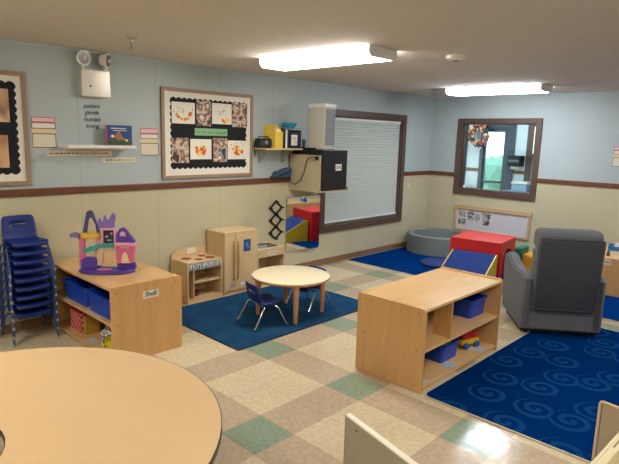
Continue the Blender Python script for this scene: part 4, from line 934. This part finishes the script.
pl('arch', [(186, 385), (190, 262), (325, 258), (322, 372), (304, 372), (302, 310), (284, 280), (256, 272), (230, 282), (216, 310), (216, 385)], .0, .035, BEIGE, .002)
pl('side_house', [(302, 366), (300, 248), (412, 248), (392, 366)], -.03, .045, PNK, .003)
pl('house_window', [(330, 362), (338, 310), (352, 292), (366, 310), (378, 362)], -.036, -.03, plain('castle_butter', (236, 214, 170), .4), .001)
pl('house_roof', [(296, 252), (298, 236), (412, 238), (412, 254)], -.045, .05, PNKL, .003)
pl('turret', [(296, 238), (300, 190), (318, 152), (340, 144), (356, 156), (408, 232), (408, 238)], .0, .045, PUR, .004)
pl('turret_window', [(320, 196), (324, 174), (338, 164), (352, 176), (356, 198)], -.002, .0, PNKL, .0005)
q = MB()
for i in range(3): q.ball((X(338+i*17), -.05, Z(262)), .010, (1, .5, 1), sub=1)
q.build('roof_beads', PNKL, ca, True)
q = MB(); q.lathe([(.001, .031), (.05, .031), (.06, .040), (.045, .046), (.001, .046)], (X(236), -.055, 0), 24, squash=.45); q.build('pond', plain('castle_hot_pink', (222, 120, 170), .4), ca, True)
tag(ca, 'purple and pink toy castle with yellow balcony on top of the left shelf unit', 'toy castle')

# ------------------------------------------------------------------ ball pit, soft blocks
pc = (-1.965, 4.84); pt = empty('ball_pit', (pc[0], pc[1], .01)); PR, PH = .50, .285
MB().lathe([(PR-.09, .04), (PR-.09, PH), (PR-.07, PH+.012), (PR-.02, PH+.012), (PR, PH), (PR, .011), (PR-.02, .011)], (pc[0], pc[1], 0), 56).build('foam_ring', GREYV, pt)
MB().lathe([(.001, .011), (PR-.092, .011), (PR-.092, .045), (.001, .045)], (pc[0], pc[1], 0), 48).build('floor_mat', GREYVD, pt)
tag(pt, 'round grey foam ball pit in the far left corner', 'ball pit')
tn = empty('play_tunnel', (-.79, 3.95, .0115), math.radians(8)); TW, TD, TH = .325, .33, .49
# block with an arched crawl-through that opens on the right side
arch = [(.18, 0.0), (.18, .24)]+[(.18*math.cos(a), .24+.15*math.sin(a)) for a in [i*PI/10 for i in range(1, 10)]]+[(-.18, .24), (-.18, 0.0)]
poly = [(-TD, 0), (-TD, TH), (TD, TH), (TD, 0)]+arch
MB().prism(poly, 0, -TW, TW).build('tunnel_body', REDV, tn, True)
b = MB(); b.box(-TW-.003, TW+.003, -TD-.004, TD+.004, TH, TH+.012, .004); b.build('top_pad', REDV, tn, True)
b = MB(); b.tube([(TW, u, v) for u, v in [(-.18, .006)]+[(-.18, .24)]+[(-.18*math.cos(a), .24+.15*math.sin(a)) for a in [i*PI/10 for i in range(1, 10)]]+[(.18, .24), (.18, .006)]], .005, 6); b.build('seam_piping', plain('red_vinyl_dark', (150, 24, 30), .5), tn, True)
tag(tn, 'red foam crawl tunnel block with an arched opening, on the blue rug', 'play tunnel')
wd = empty('foam_wedge', (-.675, 3.28, .0115), math.radians(8)); q = MB(); q.prism([(.32, 0), (.32, .35), (.285, .36), (-.34, .045), (-.34, 0)], 0, -.27, .27); q.build('core', BLUEV, wd, True)
for sx in (-1, 1): MB().prism([(.32, 0), (.32, .35), (.285, .36), (-.34, .045), (-.34, 0)], 0, min(sx*.27, sx*.285), max(sx*.27, sx*.285)).build('side_gusset', YELV, wd, True)
tag(wd, 'blue foam ramp with yellow sides leaning against the red tunnel', 'foam ramp')
cm = empty('floor_cushion', (-1.45, 3.98, .01)); MB().lathe([(.001, .011), (.24, .011), (.26, .03), (.24, .055), (.001, .06)], (-1.45, 3.98, 0), 40).build('cushion', plain('cushion_blue', (24, 52, 118), .6), cm); MB().tube([(-1.45+.26*math.cos(i*PI/20), 3.98+.26*math.sin(i*PI/20), .032) for i in range(40)], .006, 6, closed=True).build('piping', plain('cushion_navy', (16, 34, 84), .6), cm)
tag(cm, 'flat round blue floor cushion in front of the grey ball pit', 'cushion')
t = empty('foam_block', (-.545, 4.62, .01), .0); MB().box(-.045, .045, -.14, .14, .001, .32, .012, 3).build('block', GREENV, t, True); MB().tube([(-.038, -.14, .305), (.038, -.14, .305)], .004, 6).build('seam', GREENV, t, True); tag(t, 'green foam block standing right of the red tunnel', 'foam block')
t = empty('foam_block', (-.415, 4.66, .01), .0); MB().prism([(-.075, .001), (.075, .001), (.075, .22), (-.04, .25), (-.075, .24)], 1, -.14, .14, bev=.01).build('block', ORV, t, True); MB().tube([(-.07, -.14, .012), (.07, -.14, .012)], .004, 6).build('seam', ORV, t, True); tag(t, 'amber yellow foam block right of the green one', 'foam block')

# ------------------------------------------------------------------ recliner
rc = empty('recliner', (.80, 2.30, .0105), math.radians(37))
AW = .105; W = .36
def arm(sx):
    prof = [(.0, .05), (.0, .535), (.05, .56), (.30, .555), (.48, .585), (.60, .625), (.70, .63), (.745, .59), (.755, .50), (.70, .05)]
    a0, a1 = (W-AW, W) if sx > 0 else (-W, -W+AW)
    q = MB(); q.prism(prof, 0, a0, a1, bev=.018, smooth=True); q.build('arm', GREYF, rc, True)
arm(1); arm(-1)
MB().box(-W+.006, W-.006, .0, .09, .045, .54, .018, 3).build('rear_panel', GREYF, rc, True)
MB().box(-W+AW+.002, W-AW-.002, .09, .68, .06, .30, .015, 3).build('seat_base', GREYF, rc, True)
MB().box(-W+AW+.003, W-AW-.003, .12, .75, .30, .44, .04, 4).build('seat_cushion', GREYF, rc, True)
MB().box(-W+AW+.003, W-AW-.003, .69, .75, .10, .40, .02, 3).build('footrest', GREYF, rc, True)
q = MB(); lean = .045
prof = [(-.045, .235), (-.045-.01, .25), (-.045-lean-.02, .905), (-.035-lean, .925), (.03-lean, .92), (.075, .42), (.0, .235)]
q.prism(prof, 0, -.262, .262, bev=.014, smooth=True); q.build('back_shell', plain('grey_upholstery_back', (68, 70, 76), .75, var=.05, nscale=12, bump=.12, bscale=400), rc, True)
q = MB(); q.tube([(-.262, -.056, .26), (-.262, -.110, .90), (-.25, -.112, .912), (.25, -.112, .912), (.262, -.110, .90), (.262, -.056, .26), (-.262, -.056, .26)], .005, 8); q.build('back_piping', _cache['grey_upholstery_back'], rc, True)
q = MB(); q.box(-.275, .275, -.04, .15, .42, .82, .06, 5); q.build('back_cushion', GREYF, rc, True)
MB().box(-.28, .28, -.055, .13, .80, .985, .055, 5).build('head_cushion', GREYF, rc, True)
MB().box(-W+.02, W-.02, .03, .57, .018, .06, .004).build('base_rails', BLACK, rc, True)
for sx in (-1, 1):
    for yy in (.06, .52): MB().cyl((sx*.28, yy, .0), (sx*.28, yy, .02), .02, seg=14).build('foot', BLACK, rc, True)
tag(rc, 'grey upholstered recliner seen from behind on the swirl rug', 'recliner')

# ------------------------------------------------------------------ kidney table in the foreground
kt = empty('kidney_table', (.14, -2.1, 0)); KC = Vector((.143, -2.149)); KR = .905; KZ = .55
ax_ = Vector((0, -1)); px_ = Vector((1, 0))      # ax_: direction in which the notch opens
nc = KC+ax_*.26; nr = .31
out = []
# outer arc, then lobe ends, then the notch
A0 = math.atan2(ax_.y, ax_.x)
open_h = .60
for i in range(61):
    a = A0+open_h+(2*PI-2*open_h)*i/60; out.append((KC.x+KR*math.cos(a), KC.y+KR*math.sin(a)))
end1 = Vector(out[-1]); 
s1 = px_ if (end1-KC).dot(px_) > 0 else -px_
ncs = KC+ax_*.26
for i in range(1, 8):   # rounded lobe tip
    f = i/8; p0 = end1; p2 = ncs+s1*nr+ax_*.35; pm = (p0+p2)/2+ax_*.16
    p = p0*(1-f)**2+pm*2*f*(1-f)+p2*f*f; out.append((p.x, p.y))
out.append(tuple(ncs+s1*nr+ax_*.35))
for i in range(17):
    a = PI*i/16; p = ncs+s1*nr*math.cos(a)-ax_*nr*math.sin(a)*1.0; out.append((p.x, p.y))
out.append(tuple(ncs-s1*nr+ax_*.35))
end0 = Vector(out[0])
for i in range(1, 8):
    f = i/8; p0 = ncs-s1*nr+ax_*.35; p2 = end0; pm = (p0+p2)/2+ax_*.16
    p = p0*(1-f)**2+pm*2*f*(1-f)+p2*f*f; out.append((p.x, p.y))
MB().prism(out, 2, KZ-.004, KZ).build('tabletop', KTOP, kt)
def offs(poly, d):
    n = len(poly); o = []; 
    for i in range(n):
        a, b_ = Vector(poly[i-1]), Vector(poly[(i+1) % n]); t_ = (b_-a); nn = Vector((t_.y, -t_.x)).normalized(); o.append((poly[i][0]+nn.x*d, poly[i][1]+nn.y*d))
    return o
MB().prism(offs(out, .0), 2, KZ-.026, KZ-.0042).build('core_board', BLACK, kt); MB().ring_prism(offs(out, .004), offs(out, .0002), 2, KZ-.027, KZ-.0006).build('edge_band', BLACKG, kt)
for a in (-2.5, -.95, .35, 1.75):
    lx, ly = KC.x+.66*math.cos(a+.9), KC.y+.66*math.sin(a+.9)
    q = MB(); q.cyl((lx, ly, .03), (lx, ly, .30), .014); q.cyl((lx, ly, .28), (lx, ly, KZ-.026), .018); l = q.build('leg', BLACKG, kt)
    MB().cyl((lx, ly, 0), (lx, ly, .03), .02, .016).build('foot', CHROME, l)
tag(kt, 'large maple topped kidney shaped activity table with black edge in the foreground', 'table')

# ------------------------------------------------------------------ foreground panels
GREIGE = plain('greige_laminate', (170, 158, 134), .45, var=.03); OFFW = plain('offwhite_edge', (240, 234, 214), .35)
t = empty('low_divider', (1.25, -1.10, 0), math.radians(-14)); L_ = .62
box('panel', GREIGE, -.19, -.19+L_, -.010, .010, .02, .594, t, local=True)
b = MB(); b.box(-.192, -.188+L_, -.013, .013, .594, .603, .002); lab(b.build('top_edge', OFFW, t, True), 'white top edge')
b = MB(); b.box(-.196, -.19, -.012, .012, .02, .602, .001); b.build('end_edge', GREIGE, t, True)
MB().cyl((-.115, -.0101, .565), (-.115, -.0125, .565), .004, seg=10).build('screw', plain('screw_dark', (60, 50, 42), .4, .6), t, True)
for xx in (-.12, .34): MB().box(xx-.02, xx+.02, -.12, .12, 0, .02, .004).build('foot', OFFW, t, True)
tag(t, 'low greige divider panel with a white top edge in the foreground', 'divider')
TAN = plain('tan_laminate', (180, 162, 136), .45, var=.03)
t = empty('tan_screen', (2.05, .0, 0)); b = MB(); 
t.location = (1.775, -.125, .0105); t.rotation_euler = (0, 0, math.radians(-8))
box('panel', TAN, .012, .60, -.006, .006, .02, .583, t, local=True)
MB().tube([(.0, 0, .02), (.0, 0, .578), (.004, 0, .586), (.014, 0, .589), (.6, 0, .589)], .007, 10).build('edge_trim', plain('tan_trim', (222, 196, 160), .4), t, True)
for xx in (.06, .52): MB().box(xx-.02, xx+.02, -.12, .12, 0, .02, .004).build('foot', TAN, t, True)
tag(t, 'tan panel screen with rounded light edge at the lower right corner', 'screen')
t = empty('play_tub', (2.2, -.42, 0)); CT = plain('tub_cream', (228, 216, 178), .4, var=.02)
t.location = (1.906, -.60, 0); t.rotation_euler = (0, 0, math.radians(-2)); 
TW_, TL_, TZ_ = .62, .58, .60
b = bmesh.new()
def rg(x0, x1, y0, y1, z, r): return [b.verts.new((x, y, z)) for x, y in rrect(x0, x1, y0, y1, r, 5)]
R = [rg(.03, TW_-.03, -TL_/2+.03, TL_/2-.03, .34, .05), rg(0, TW_, -TL_/2, TL_/2, TZ_, .03), rg(.035, TW_-.035, -TL_/2+.035, TL_/2-.075, TZ_, .03), rg(.055, TW_-.055, -TL_/2+.055, TL_/2-.095, .38, .03)]
b.faces.new(R[0][::-1]); b.faces.new(R[3])
for i in range(3):
    for k in range(len(R[0])): b.faces.new((R[i][k], R[i][(k+1) % len(R[0])], R[i+1][(k+1) % len(R[0])], R[i+1][k]))
q = MB(); q.bm.free(); q.bm = b; q.build('tub', CT, t, True)
b = MB(); b.box(.014, .020, .10, .20, TZ_-.001, TZ_+.0012); b.build('lid_groove', plain('groove_brown', (128, 110, 82), .6), t, True)
MB().ring_prism(rrect(-.004, TW_+.004, -TL_/2-.004, TL_/2+.004, .03, 5), rrect(.006, TW_-.006, -TL_/2+.006, TL_/2-.006, .026, 5), 2, TZ_-.02, TZ_+.004).build('rim', CT, t, True)
for sx in (.07, TW_-.07):
    for sy in (-TL_/2+.07, TL_/2-.07): MB().cyl((sx, sy, 0 if sy < 0 else 0), (sx, sy, .345), .022, .026).build('leg', CT, t, True)
tag(t, 'cream plastic play tub on legs at the lower right corner', 'play tub')
